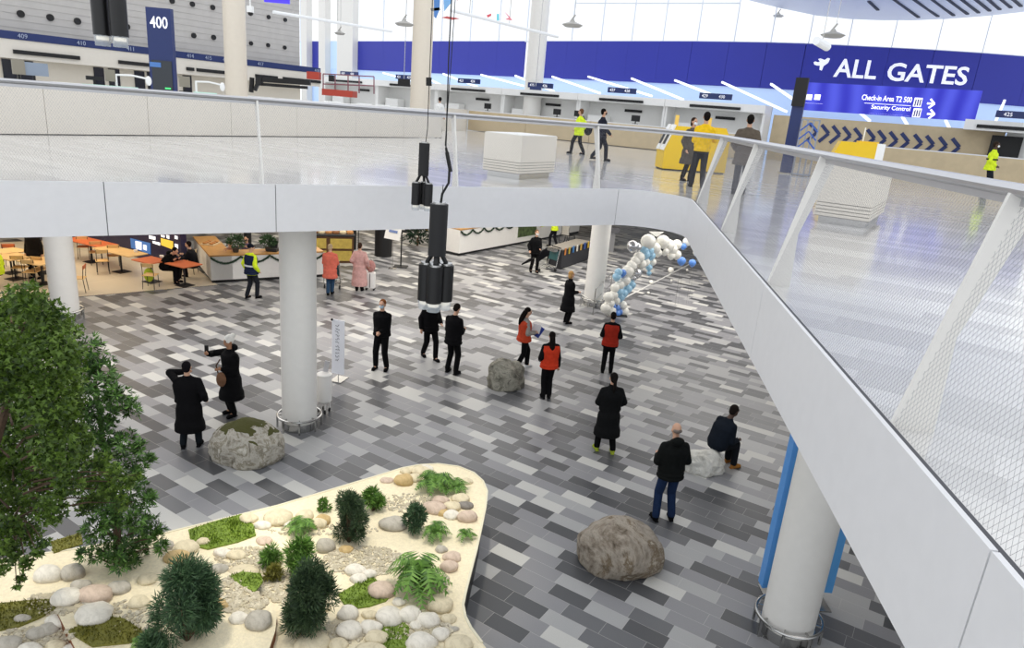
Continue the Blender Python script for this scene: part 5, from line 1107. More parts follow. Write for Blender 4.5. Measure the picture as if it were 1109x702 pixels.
o = thing('wheeled_bin', 'small white bin on castors standing against the middle column', 'bin', G(351, 446)); MB().lathe((0, 0, .24), [(.13, 0), (.16, .03), (.16, .56), (.15, .60)], 24).build('body', m_cwh, o, smooth=True); MB().lathe((0, 0, .84), [(.165, 0), (.165, .03), (.12, .05)], 24).build('lid', m_cwh, o)
for k_ in range(4):
    a = k_ * PI / 2 + .4; x, y = .11 * math.cos(a), .11 * math.sin(a); MB().tube([(x, y, .09), (x, y, .25)], .02, 6).build('leg', m_cwh, o); MB().tube([(x - .015, y, .04), (x + .015, y, .04)], .04, 12).build('castor', m_blackp, o)
MB().box((.02, .1, 1.0), (.10, .02, .26), Matrix.Rotation(.2, 3, 'Y')).build('leaflet', mat('leaflet_grey', 'b9b9bd', .5), o)
# blue information board behind the right column
bx = colD + V((.38, .72, 0)); o = thing('information_board', 'tall blue information board standing behind the right-hand column', 'board', bx, .0)
MB().box((0, 0, 2.05), (.98, .14, 3.7)).build('board', mat('board_blue', '5aa2e0', .4), o); MB().box((-.51, 0, 2.05), (.05, .17, 3.7)).build('side_edge', mat('edge_blue', '5a9be0', .35), o); MB().box((-.43, -.075, 3.3), (.10, .02, .5)).build('lit_strip', emis('lit_blue', '2f4cf0', 1.2), o)
MB().box((0, 0, .1), (.3, .1, .2)).build('foot', m_black, o); MB().box((0, 0, .01), (.9, .5, .02)).build('base_plate', m_steel, o)

# balloon arch and loose balloons
m_bw = mat('balloon_white', 'f1efe6', .3, coat=.4); m_bb = mat('balloon_light_blue', '9ecbe6', .3, coat=.4); m_bd = mat('balloon_blue', '5b90e0', .3, coat=.4); m_bs = mat('balloon_silver', 'cfd0d2', .12, .85); m_bk = mat('arch_frame', '1a1f1c', .7)
arch = thing('balloon_arch', 'arch of white, pale blue, blue and silver balloons rising beside the far column', 'balloon arch', G(668, 340)); al = arch.location.copy()
E0, E1 = G(669, 341), G(742, 300) + V((0, 0, 0))
pk = [(664, 336, .15), (668, 330, .35), (672, 322, .6), (675, 312, .95), (680, 302, 1.25), (688, 292, 1.6), (697, 279, 2.0), (704, 272, 2.2), (714, 268, 2.3), (724, 268, 2.3), (733, 272, 2.2), (741, 280, 1.9), (750, 292, 1.3), (757, 305, .7), (762, 315, .15)]
AD = [E0 + (E1 - E0) * 0 for _ in pk]
def bal_pt(x, y):      # the arch stands in a vertical plane running back and to the right
    n_ = V((.62, -.78, 0)).normalized(); return onp(x, y, E0, n_)
def balloon(p, r, mt, tilt=0):
    m = MB(); m.lathe(p, [(r * .06, -r * 1.12), (r * .10, -r * 1.04), (r * .45, -r * .85), (r * .82, -r * .42), (r * .97, 0), (r * .88, r * .45), (r * .58, r * .78), (r * .2, r * .95)], 18); o = m.build('balloon', mt, None, smooth=60); o.parent = arch; o.matrix_parent_inverse = Matrix.Translation(-al)
BL = [(661, 337, .19, 'w'), (656, 334, .17, 'w'), (667, 340, .16, 'd'), (663, 332, .13, 'd'), (668, 334, .11, 'd'), (671, 338, .12, 'd'), (664, 341, .13, 'd'), (660, 329, .17, 'w'), (675, 338, .19, 'w'), (674, 331, .16, 'w'), (667, 326, .14, 'w'), (659, 322, .17, 'w'), (664, 320, .16, 'w'),
      (670, 316, .17, 'l'), (675, 318, .16, 'l'), (680, 313, .15, 'l'), (672, 322, .15, 'l'), (684, 309, .14, 'l'), (666, 312, .15, 'w'), (671, 309, .16, 'w'), (668, 300, .14, 'l'), (670, 295, .13, 'l'), (677, 304, .18, 'w'), (674, 296, .13, 'b'), (680, 294, .20, 'w'), (684, 288, .17, 'w'), (689, 296, .19, 's'), (686, 301, .12, 's'), (692, 279, .19, 'w'), (688, 283, .16, 'w'),
      (695, 286, .16, 'w'), (699, 284, .15, 'w'), (699, 276, .17, 'l'), (703, 272, .16, 'l'), (705, 277, .15, 'l'), (698, 271, .14, 'l'), (702, 262, .25, 'w'), (709, 269, .20, 'w'), (685, 267, .19, 's'), (690, 268, .15, 's'), (718, 262, .22, 'w'), (724, 266, .21, 'w'), (728, 270, .18, 'w'), (733, 265, .17, 'w'), (720, 272, .15, 'w'), (733, 276, .16, 'w'), (727, 277, .14, 'w'), (713, 274, .13, 'w'), (707, 284, .12, 'w'), (703, 290, .11, 'l'), (703, 296, .08, 'l')]
mm_ = {'w': m_bw, 'l': m_bb, 'd': m_bd, 'b': m_bd, 's': m_bs}
for x, y, r, c in BL: balloon(bal_pt(x, y), r * 1.12, mm_[c])
chmat(MB().tube([bal_pt(x, y) for x, y in ((666, 340), (668, 325), (674, 308), (684, 292), (696, 278), (710, 270), (726, 271))], .05, 8).build('arch_frame', m_bk), arch)
chmat(MB().prism([(E0.x - .3, E0.y - .25), (E0.x + .3, E0.y - .25), (E0.x + .3, E0.y + .25), (E0.x - .3, E0.y + .25)], 0, .03).build('base_plate', m_bk), arch)
fl = [(731, 284, .17, m_bd, 'blue balloon hanging low right of the arch'), (743, 286, .15, m_bd, 'blue balloon furthest right, near the gallery edge'), (737, 263, .17, m_bw, 'white balloon on the far right above the arch'), (733, 268, .12, m_bd, 'blue balloon tucked beside the arch top'), (747, 275, .12, m_bw, 'small white balloon beside the gallery fascia')]
for x, y, r, mt, l in fl:
    p = bal_pt(x, y) + V((.3, .3, 0)); o = thing('balloon', l, 'balloon', p); MB().lathe((0, 0, 0), [(r * .06, -r * 1.12), (r * .45, -r * .85), (r * .82, -r * .42), (r * .97, 0), (r * .88, r * .45), (r * .58, r * .78), (r * .2, r * .95)], 18).build('skin', mt, o, smooth=60); MB().tube([(0, 0, -r * 1.1), (.02, 0, -p.z + .002)], .003, 4).build('string', m_steel, o)
for x, y, r, l in ((726, 294, .14, 'white balloon lying on the floor right of the arch, largest'), (705, 306, .09, 'small white balloon on the floor below the arch'), (702, 317, .06, 'tiny white balloon on the floor nearest the camera'), (744, 292, .06, 'tiny white balloon on the floor far right'), (727, 303, .05, 'tiny white balloon on the floor beside the guide strip')):
    p = G(x, y + 2, 0); o = thing('balloon', l, 'balloon', p); MB().lathe((0, 0, r * 1.05), [(r * .1, -r * 1.05), (r * .45, -r * .85), (r * .82, -r * .42), (r * .97, 0), (r * .88, r * .45), (r * .58, r * .78), (r * .2, r * .95)], 18).build('skin', m_bw, o, smooth=60)
o = thing('star_ornament', 'white triangular ornament on a rod standing above the balloon arch', 'ornament', bal_pt(710, 262)); chmat(MB().tube([bal_pt(710, 270), bal_pt(710, 256)], .02, 6).build('rod', m_bk), o)
m = MB(); P3 = [bal_pt(x, y) for x, y in ((703, 251), (719, 251.5), (711, 257))]; m.v = P3 + [p + V((0, .06, 0)) for p in P3]; m.f = [(0, 1, 2), (5, 4, 3), (0, 3, 4, 1), (1, 4, 5, 2), (2, 5, 3, 0)]; chmat(m.build('plate', m_bw), o)
# ============================================================ BOULDERS AND PLANTED ROCK GARDEN
def stone_mat(name, cols, scale=2.5, moss=None, bump=.6):
    m = bpy.data.materials.new(name); m.use_nodes = True; nt = m.node_tree; b = nt.nodes['Principled BSDF']; b.inputs['Roughness'].default_value = .9
    tc = N(nt, 'ShaderNodeTexCoord'); n = N(nt, 'ShaderNodeTexNoise'); n.inputs['Scale'].default_value = scale; n.inputs['Detail'].default_value = 8; n.inputs['Roughness'].default_value = .7; n.inputs['Distortion'].default_value = .6
    nt.links.new(tc.outputs['Object'], n.inputs['Vector']); r = N(nt, 'ShaderNodeValToRGB'); el = r.color_ramp.elements
    el[0].position = .34; el[0].color = lin(cols[0]); el[1].position = .66; el[1].color = lin(cols[-1])
    for i, c in enumerate(cols[1:-1]): e = el.new(.34 + .32 * (i + 1) / (len(cols) - 1)); e.color = lin(c)
    nt.links.new(n.outputs['Fac'], r.inputs[0]); out = r.outputs[0]
    if moss:
        g = N(nt, 'ShaderNodeNewGeometry'); s = N(nt, 'ShaderNodeSeparateXYZ'); nt.links.new(g.outputs['Normal'], s.inputs[0])
        n3 = N(nt, 'ShaderNodeTexNoise'); n3.inputs['Scale'].default_value = 5; nt.links.new(tc.outputs['Object'], n3.inputs['Vector'])
        f = mth(nt, 'GREATER_THAN', mth(nt, 'ADD', s.outputs[2], mth(nt, 'MULTIPLY', n3.outputs[0], .9)), 1.22)
        mx = N(nt, 'ShaderNodeMix', data_type='RGBA'); nt.links.new(f, mx.inputs[0]); nt.links.new(out, mx.inputs[6]); mx.inputs[7].default_value = lin(moss); out = mx.outputs[2]
    nt.links.new(out, b.inputs['Base Color'])
    n2 = N(nt, 'ShaderNodeTexNoise'); n2.inputs['Scale'].default_value = scale * 9; n2.inputs['Detail'].default_value = 6; nt.links.new(tc.outputs['Object'], n2.inputs['Vector'])
    bp = N(nt, 'ShaderNodeBump'); bp.inputs['Strength'].default_value = bump; bp.inputs['Distance'].default_value = .03; nt.links.new(n2.outputs['Fac'], bp.inputs['Height']); nt.links.new(bp.outputs['Normal'], b.inputs['Normal'])
    return m
def rock_mesh(rx, ry, rz, seed, rough=.18, sub=4, flat=.35, freq=1.3, fine=.04):
    bm = bmesh.new(); bmesh.ops.create_icosphere(bm, subdivisions=sub, radius=1); o = V((seed * 7.3, seed * 3.1, seed * 1.7))
    for v in bm.verts:
        p = v.co.copy(); d = noise.noise(p * freq + o) * rough * 1.6 + noise.noise(p * freq * 2.3 + o) * rough * .7 + noise.noise(p * 7 + o) * fine
        q = p * (1 + d); q.z = max(q.z, -flat) if q.z < 0 else q.z; v.co = V((q.x * rx, q.y * ry, (q.z + flat) * rz))
    me = bpy.data.meshes.new('stone'); bm.to_mesh(me); bm.free(); me.polygons.foreach_set('use_smooth', [True] * len(me.polygons)); return me
def rock(name, label, cat, P, r, seed, mt, rz=0, grp=None, **k):
    me = rock_mesh(*r, seed, **k); me.materials.append(mt); o = bpy.data.objects.new(name, me); C.objects.link(o); o.location = P; o.rotation_euler = (0, 0, rz); return tag(o, label, cat, grp)
ms1 = stone_mat('boulder_brown_grey', ['4a3f32', '857a6c', 'a39a8d', '6b5b46', 'bfb8aa'], 1.7, None)
ms2 = stone_mat('boulder_pale_mossy', ['6a6354', 'a39d90', 'bdb8ac', '857d6a', 'cbc7bc'], 4.0, '4a4a20')
ms3 = stone_mat('boulder_dark_grey', ['3a3a34', '777468', 'a09d90', '55524a'], 3.5, None)
ms4 = stone_mat('boulder_pale', ['8c8a82', 'c4c2ba', 'dcdad2', 'aaa79c'], 2.5, None)
def grock(label, xl, xr, yb, yt, seed, mt, name='boulder', dep=.8, **k):
    c = G((xl + xr) / 2, yb); D = c.y; w = (xr - xl) * D * 1.03 / FPX / 2; P = c + V((0, w * dep * .85, 0))
    zt = P.z; lo, hi = 0, 3
    def py(z): q = V((P.x, P.y, z)) - EP; return 351 - FPX * q.dot(AU) / q.dot(AF)
    for _ in range(30):
        mid = (lo + hi) / 2
        if py(mid) > yt: lo = mid
        else: hi = mid
    h = lo / 1.32; return rock(name, label, 'rock', P, (w * .96, w * dep, h), seed, mt, **k)
grock('large rounded brown-grey boulder standing alone in the foreground of the paved floor', 616, 730, 628, 566, 4.4, ms1, rough=.085, sub=5, dep=.72, freq=1.1)
grock('pale boulder with moss on top, behind the planter on the left', 212, 306, 507, 456, 5.7, ms2, rough=.08, sub=5, dep=.7, freq=1.1)
grock('dark grey craggy rock next to the woman in the red vest', 523, 569, 424, 389, 8.1, ms3, rough=.15, sub=5, dep=.7)
grock('pale angular rock used as a seat by the man in the dark jacket', 737, 792, 516, 488, 2.4, ms4, rough=.15, sub=5, dep=.7)

PZ = .85
rim_px = [(-90, 618), (-20, 609), (30, 602), (80, 595), (130, 586), (180, 577), (240, 562.5), (300, 548), (350, 533), (400, 518), (436, 507), (455, 503.5), (475, 502.5), (497, 505.5), (513, 512), (523, 521), (527.5, 532), (526, 548), (522, 568), (516, 595), (509, 622), (504, 642), (501.5, 655), (504, 668), (510, 680), (522, 696), (560, 745), (560, 790), (-90, 790)]
rim = [at(x, y, PZ) for x, y in rim_px]; rim2 = [(p.x, p.y) for p in rim]
pln = thing('rock_garden_planter', 'low curved planter with black sides and a pale rim filled with sand and stones', 'planter', (rim[10].x, rim[10].y, 0))
cxx = sum(p.x for p in rim) / len(rim); cyy = sum(p.y for p in rim) / len(rim)
def inset(poly, k):
    out = []
    n = len(poly)
    for i in range(n):
        a, b, c = V((*poly[i - 1], 0)), V((*poly[i], 0)), V((*poly[(i + 1) % n], 0)); d0, d1 = (b - a).normalized(), (c - b).normalized(); nn = V((d0.y + d1.y, -(d0.x + d1.x), 0)).normalized(); out.append(((b + nn * k).x, (b + nn * k).y))
    return out
chmat(MB().prism(inset(rim2, .05), .0, PZ - .06).build('side_wall', m_black), pln)
chmat(MB().prism(rim2, PZ - .06, PZ).build('sand_bed', m_sand), pln)
m = MB()
for i in range(len(rim) - 4): m.bar(V((*rim2[i], PZ - .02)), V((*rim2[i + 1], PZ - .02)), .03, .055)
chmat(m.build('rim', mat('rim_cream', 'd9d2ba', .6)), pln)
# raised corten-edged terrace
ter = [(205, 592), (232, 607), (262, 632), (285, 648), (297, 658), (300, 668), (298, 684), (292, 702), (285, 740), (100, 740), (60, 660), (120, 610)]
t2 = [at(x, y, PZ + .12) for x, y in ter]; t2 = [(p.x, p.y) for p in t2]
chmat(MB().prism(t2, PZ - .01, PZ + .12).build('terrace_edge', mat('corten_steel', '7c4b2b', .8, var=.2)), pln)
chmat(MB().prism(inset(t2, -.03) if False else t2, PZ + .12, PZ + .125).build('terrace_sand', m_sand), pln)
import mathutils
def in_poly(x, y, poly):
    c = False; n = len(poly); j = n - 1
    for i in range(n):
        if (poly[i][1] > y) != (poly[j][1] > y) and x < (poly[j][0] - poly[i][0]) * (y - poly[i][1]) / (poly[j][1] - poly[i][1]) + poly[i][0]: c = not c
        j = i
    return c
def gp(x, y):
    p = at(x, y, PZ + .12)
    if in_poly(p.x, p.y, t2): return V((p.x, p.y, PZ + .125))
    p = at(x, y, PZ); return V((p.x, p.y, PZ))
# individual stones (px centre, half width, half height, tone)
TN = {'c': ('cream', 'd9cdb0'), 'w': ('off-white', 'e2dccf'), 'g': ('grey', 'b8b2a6'), 'p': ('pinkish', 'cdb9a8'), 'd': ('dark grey', '85807a'), 't': ('tan', 'c6ac7c')}
sm = {k: stone_mat('pebble_' + k, [c[1], c[1], tuple(max(0, int(c[1][i:i + 2], 16) / 255 - .07) for i in (0, 2, 4)), c[1]], 6, bump=.25) for k, c in TN.items()}
ST = [(301, 558, 14, 9, 'c'), (285, 567, 8, 6, 'w'), (330, 556, 9, 6, 'c'), (269, 560, 9, 6, 'c'), (345, 565, 8, 8, 'c'), (178, 589, 10, 8, 'g'), (201, 591, 13, 8, 'c'), (192, 601, 12, 8, 't'), (241, 597, 9, 5, 'w'), (256, 599, 9, 6, 'c'), (286, 584, 8, 4, 'p'), (237, 614, 9, 6, 'g'), (262, 620, 16, 6, 'c'), (299, 605, 7, 5, 'c'),
      (259, 667, 10, 8, 'w'), (281, 668, 13, 13, 'g'), (236, 652, 10, 8, 't'), (352, 588, 9, 12, 'g'), (369, 577, 8, 5, 'c'), (375, 593, 7, 5, 't'), (349, 561, 8, 8, 't'), (425, 565, 14, 8, 'g'), (437, 518, 9, 8, 't'), (449, 516, 7, 5, 'c'), (456, 508, 9, 5, 'c'), (462, 506, 7, 4, 'w'), (419, 519, 6, 3, 'p'), (440, 509, 6, 4, 'c'),
      (471, 548, 11, 8, 'p'), (477, 540, 8, 6, 'p'), (490, 547, 9, 6, 'c'), (504, 546, 8, 5, 'd'), (506, 557, 10, 9, 'p'), (489, 556, 8, 6, 'w'), (499, 538, 9, 6, 'c'), (480, 554, 6, 5, 't'), (489, 601, 9, 6, 'p'), (486, 611, 9, 8, 'p'), (478, 593, 6, 5, 'g'), (385, 615, 10, 8, 'w'), (400, 620, 7, 7, 'w'), (388, 625, 9, 6, 'w'), (413, 636, 14, 11, 'p'), (350, 655, 8, 7, 'c'),
      (377, 661, 11, 12, 'w'), (379, 678, 14, 13, 'w'), (421, 664, 14, 12, 'w'), (443, 662, 12, 12, 'w'), (464, 668, 12, 9, 'w'), (401, 676, 11, 10, 'w'), (408, 688, 12, 8, 'c'), (456, 692, 16, 12, 'w'), (476, 650, 13, 12, 'c'), (432, 650, 7, 5, 'w'), (338, 694, 18, 9, 'c'), (402, 702, 16, 8, 'c'), (477, 684, 9, 8, 'w'), (492, 680, 5, 3, 'g'), (497, 694, 14, 8, 'c'), (366, 695, 11, 7, 'c'), (400, 664, 8, 6, 'c'), (485, 668, 8, 6, 'c'), (450, 675, 7, 5, 'w'),
      (52, 618, 14, 12, 'w'), (78, 617, 12, 11, 'g'), (73, 643, 15, 12, 'w'), (104, 640, 17, 14, 'p'), (66, 669, 14, 9, 'w'), (102, 661, 19, 12, 'w'), (52, 679, 10, 7, 'g'), (40, 683, 10, 8, 'g'), (8, 694, 14, 12, 'g'), (33, 700, 12, 9, 'w'), (88, 632, 10, 8, 'g'), (128, 634, 11, 9, 'g'), (60, 697, 10, 7, 'c'), (98, 650, 8, 5, 'g'), (150, 650, 10, 8, 'c'), (160, 625, 10, 6, 'c'), (25, 668, 8, 6, 'g'), (82, 700, 12, 7, 'w'),
      (318, 590, 6, 5, 'c'), (312, 566, 6, 4, 'w'), (395, 535, 6, 4, 'c'), (505, 520, 6, 4, 'c'), (220, 585, 7, 5, 'c'), (300, 680, 8, 6, 'c'), (320, 680, 7, 6, 'w'), (228, 640, 7, 5, 'c'), (468, 700, 9, 5, 'c')]
near = [(480, 520, 'fern at the far tip'), (380, 556, 'tallest dark shrub'), (240, 577, 'moss by the back rim'), (200, 650, 'big dark shrub on the left'), (335, 645, 'dark shrub in the middle'), (452, 612, 'large fern'), (130, 600, 'dark tree'), (110, 685, 'moss at the lower left'), (470, 572, 'small fern by the right rim'), (510, 600, 'right rim'), (430, 690, 'moss at the bottom')]
import collections
seen = collections.Counter(); 
def where(x, y):
    d = sorted(((x - a) ** 2 + (y - b) ** 2, a, b, n) for a, b, n in near)[0]; dx, dy = x - d[1], y - d[2]
    s = ('left of' if dx < 0 else 'right of') if abs(dx) > abs(dy) else ('behind' if dy < 0 else 'in front of'); return s, d[3]
for i, (x, y, hw, hh, c) in enumerate(ST):
    P = gp(x, y + hh * .6); w = hw * 1.26 * P.y * 1.05 / FPX; s, nm = where(x, y); sz = 'large' if hw >= 13 else ('small' if hw < 8 else 'medium'); key = (sz, c, s, nm)
    seen[key] += 1; ex_ = '' if seen[key] == 1 else (', next one' if seen[key] == 2 else ', last')
    asp = min(1.3, max(.5, hh / hw)); rnd = random.Random(i)
    rock('garden_stone', f'{sz} {TN[c][0]} rounded stone {s} the {nm}{ex_}', 'stone', P - UP * .01, (w, w * rnd.uniform(.7, .9), w * asp * .72), i * 1.37 + 1, sm[c], grp='rounded garden stones', rough=.13, sub=3, flat=.45, freq=.9, fine=.0)
# gravel: uncountable
m = MB(); rnd = random.Random(21); ico = bmesh.new(); bmesh.ops.create_icosphere(ico, subdivisions=1, radius=1); iv = [v.co.copy() for v in ico.verts]; iff = [tuple(v.index for v in f.verts) for f in ico.faces]; ico.free()
for cx, cy, rx, ry, n, lo, hi in ((270, 605, 38, 12, 200, .014, .03), (262, 645, 30, 22, 300, .016, .034), (305, 635, 26, 18, 240, .016, .034), (395, 608, 45, 16, 420, .014, .030), (440, 545, 28, 10, 160, .012, .026), (60, 655, 35, 12, 160, .015, .035), (450, 683, 40, 14, 220, .016, .034), (370, 685, 30, 12, 140, .016, .034), (190, 600, 20, 5, 40, .014, .03), (350, 575, 60, 6, 80, .012, .025), (150, 670, 50, 20, 120, .016, .03), (40, 690, 40, 10, 90, .015, .035), (470, 630, 18, 14, 80, .014, .03)):
    for _ in range(int(n * 1.9)):
        a, r_ = rnd.uniform(0, 6.28), math.sqrt(rnd.random()); P = gp(cx + rx * r_ * math.cos(a), cy + ry * r_ * math.sin(a)); s_ = rnd.uniform(lo, hi); q = V((rnd.uniform(.8, 1.4), rnd.uniform(.7, 1.1), .6)) * s_; k = len(m.v); ra = rnd.uniform(0, 3); cs, sn = math.cos(ra), math.sin(ra)
        m.v += [P + V((v.x * q.x * cs - v.y * q.y * sn, v.x * q.x * sn + v.y * q.y * cs, v.z * q.z + s_ * .2)) for v in iv]; m.f += [tuple(j + k for j in f) for f in iff]
tag(m.build('gravel', stone_mat('gravel_stone', ['8f866f', 'c4b99e', 'a39a88', 'd6cdb6', '857a6a'], 9, bump=.1), None, smooth=True), 'fine pale gravel scattered over the sand of the planter', 'gravel', kind='stuff')
# moss patches
def leafmat(name, c0, c1, sc=6, tr=.25):
    m = bpy.data.materials.new(name); m.use_nodes = True; nt = m.node_tree; b = nt.nodes['Principled BSDF']; b.inputs['Roughness'].default_value = .55
    g = N(nt, 'ShaderNodeNewGeometry'); n = N(nt, 'ShaderNodeTexNoise'); n.inputs['Scale'].default_value = sc; nt.links.new(g.outputs['Position'], n.inputs['Vector'])
    a = mth(nt, 'ADD', mth(nt, 'MULTIPLY', g.outputs['Random Per Island'], .55), mth(nt, 'MULTIPLY', n.outputs['Fac'], .5)); r = N(nt, 'ShaderNodeValToRGB'); r.color_ramp.elements[0].color = lin(c0); r.color_ramp.elements[1].color = lin(c1); r.color_ramp.elements[0].position = .2; r.color_ramp.elements[1].position = .85
    nt.links.new(a, r.inputs[0]); nt.links.new(r.outputs[0], b.inputs['Base Color']); t = N(nt, 'ShaderNodeBsdfTranslucent'); nt.links.new(r.outputs[0], t.inputs[0]); mx = N(nt, 'ShaderNodeMixShader'); mx.inputs[0].default_value = tr
    nt.links.new(b.outputs[0], mx.inputs[1]); nt.links.new(t.outputs[0], mx.inputs[2]); nt.links.new(mx.outputs[0], nt.nodes['Material Output'].inputs[0]); return m
m_moss = leafmat('moss_green', '3f5a14', '8fa83a', 9, .1); m_moss2 = leafmat('moss_brown', '4f5218', '8a8638', 9, .1)
def moss(poly, mt, label, blade=.03, dens=2600):
    pts = [gp(x, y) for x, y in poly]; z = max(p.z for p in pts); p2 = [(p.x, p.y) for p in pts]; xs_ = [p[0] for p in p2]; ys_ = [p[1] for p in p2]; rnd = random.Random(len(label)); m = MB(); m.prism(p2, z - .0, z + .02)
    area = (max(xs_) - min(xs_)) * (max(ys_) - min(ys_))
    for _ in range(int(area * dens)):
        x, y = rnd.uniform(min(xs_), max(xs_)), rnd.uniform(min(ys_), max(ys_))
        if not in_poly(x, y, p2): continue
        h = blade * (1 + 1.6 * max(0, noise.noise(V((x * 5, y * 5, 0))))); a = rnd.uniform(0, 6.28); d = V((math.cos(a), math.sin(a), 0)) * .012; k = len(m.v); P = V((x, y, z + .01)); t = V((rnd.gauss(0, .012), rnd.gauss(0, .012), h)); m.v += [P - d, P + d, P + t]; m.f.append((k, k + 1, k + 2))
    o = m.build('moss_patch', mt, None); o.data.materials[0] = mt; return tag(o, label, 'moss')
moss([(204, 575), (235, 565), (262, 558), (275, 570), (277, 581), (258, 588), (225, 596), (208, 592)], m_moss, 'bright green moss patch beside the back rim of the planter')
moss([(249, 627), (262, 630), (283, 632), (285, 641), (276, 643), (262, 636)], m_moss, 'small bright moss patch above the curved steel edge')
moss([(366, 645), (392, 630), (405, 627), (425, 645), (418, 652), (400, 658), (385, 660), (372, 655)], m_moss, 'bright moss patch between the middle shrub and the large fern')
moss([(410, 672), (425, 668), (443, 680), (442, 702), (415, 704)], m_moss, 'bright moss patch at the bottom of the picture among white stones')
moss([(-10, 656), (25, 652), (62, 650), (60, 662), (40, 672), (20, 680), (-10, 686)], m_moss2, 'brownish moss strip at the left edge of the planter')
moss([(85, 680), (110, 668), (135, 672), (158, 688), (140, 698), (100, 702), (75, 696)], m_moss2, 'brownish moss patch at the lower left of the planter')
moss([(55, 588), (88, 578), (90, 590), (58, 600)], m_moss2, 'thin grassy patch seen through the tree leaves')
# shrubs and ferns
m_pine = leafmat('needle_green', '1d3322', '566e48'); m_fern = leafmat('fern_green', '2a5418', '7da84a'); m_pod = leafmat('glossy_dark_leaf', '12300f', '5f8a38'); m_maple = leafmat('maple_leaf', '1c360c', '6c8a30', 4, .3); m_pine2 = leafmat('blue_green_needle', '24402c', '5c7c54'); m_bark = mat('bark', '4b3a2a', .9, var=.25, scale=12, bump=.5)
def shrub(label, x, y, wpx, hpx, mt, n=1500, ln=.11, w=.010, name='pine_shrub', grp=None, seed=1, blobs=9, flat=1):
    blobs = blobs * 2
    P = gp(x, y); s_ = P.y * 1.05 / FPX; W_, H_ = wpx * s_ / 2, hpx * s_ * 1.08; n = int(n * 3.2); ln *= .8; w *= .62; o = thing(name, label, 'shrub', P, 0, grp); rnd = random.Random(seed); m = MB(); st_ = MB()
    for k in range(blobs):
        a = rnd.uniform(0, 6.283); tz = (k * .618 + .1) % 1; hz = H_ * (.16 + .68 * tz); rr = W_ * .66 * math.sqrt(max(.05, 1 - (2 * tz - .85) ** 2)) * rnd.uniform(.6, 1); c = V((math.cos(a) * rr, math.sin(a) * rr, hz)); br = V((W_ * .46, W_ * .46, H_ * .24)) * rnd.uniform(.75, 1.2)
        leafball(m, c, br, n // blobs, rnd, ln, w, .2); st_.tube([(0, 0, 0), c * .6, c], [.018, .012, .006], 6)
    m.build('foliage', mt, o); st_.build('stems', m_bark, o); return o
def fern(label, x, y, wpx, hpx, mt=None, nf=34, seed=1):
    P = gp(x, y); s_ = P.y * 1.05 / FPX; W_, H_ = wpx * s_ / 2 * 1.15, hpx * s_ * .8; o = thing('fern', label, 'fern', P); rnd = random.Random(seed)
    for k in range(nf):
        m = MB(); a = 6.283 * k / nf * 2.6 + rnd.uniform(-.2, .2); L = W_ * rnd.uniform(.55, 1.1); hh = H_ * rnd.uniform(.45, 1.0); d = V((math.cos(a), math.sin(a), 0)); s = V((-d.y, d.x, 0)); pr = None
        for j in range(13):
            t = j / 12; p = d * L * t + UP * (hh * (1 - (1.6 * t - .75) ** 2) * .9 + .01); wl = L * .32 * math.sin(PI * min(1, t * .93 + .07)) 
            if pr is not None:
                q = len(m.v); m.v += [pr, p, pr + (p - pr) * .5]; 
                for sg in (-1, 1):
                    q = len(m.v); tip = pr + s * sg * wl + (p - pr) * 1.2 - UP * wl * .25; m.v += [pr, p, tip]; m.f.append((q, q + 1, q + 2))
            pr = p
        if k < 40: m.build('frond', mt or m_fern, o)
    return o
shrub('dark needle shrub standing alone in the back half of the planter', 378, 587, 46, 62, m_pine, 2600, .085, .009, seed=2)
shrub('lighter small shrub right behind the tallest dark shrub', 404, 553, 26, 26, m_fern, 500, .10, .014, seed=3, name='leafy_shrub', blobs=4)
shrub('big blue-green needle shrub in the left half of the planter', 203, 694, 84, 106, m_pine2, 3600, .11, .010, seed=4)
shrub('big dark needle shrub in the middle front of the planter', 334, 684, 68, 90, m_pine, 3600, .095, .010, seed=5)
shrub('light green upright shrub behind the middle needle shrub', 326, 622, 36, 46, m_fern, 800, .12, .012, seed=6, name='leafy_shrub', blobs=5)
shrub('small blue-green shrub between the stones and the large fern', 448, 577, 28, 36, m_pine2, 700, .08, .012, seed=7, blobs=4)
shrub('small grassy tuft left of the light green shrub, upper one', 293, 612, 24, 24, m_fern, 350, .10, .010, seed=8, name='grass_tuft', blobs=3)
shrub('small grassy tuft left of the light green shrub, lower one', 296, 628, 24, 18, m_moss2, 300, .08, .010, seed=9, name='grass_tuft', blobs=3)
shrub('small tuft at the foot of the tall dark shrub, left side', 351, 552, 16, 12, m_fern, 150, .07, .012, seed=19, name='grass_tuft', blobs=2)
shrub('small dark shrub cut by the bottom edge, left of centre', 165, 704, 34, 22, m_pine2, 500, .11, .012, seed=10, blobs=3)
fern('light fern behind the stones left of the tall dark shrub', 325, 577, 36, 24, seed=1)
fern('bushy fern at the far tip of the planter', 470, 531, 46, 28, seed=2, nf=34); fern('smaller fern at the far tip of the planter, right one', 493, 532, 34, 16, seed=3, nf=20)
fern('largest fern in the planter', 452, 640, 80, 62, seed=4, nf=38); fern('fern beside the small blue-green shrub', 471, 583, 36, 26, seed=5, nf=24); fern('small fern next to the right rim', 503, 584, 28, 16, seed=6, nf=18)
fern('small fern at the bottom left corner of the planter', 150, 700, 30, 16, seed=7, nf=14)

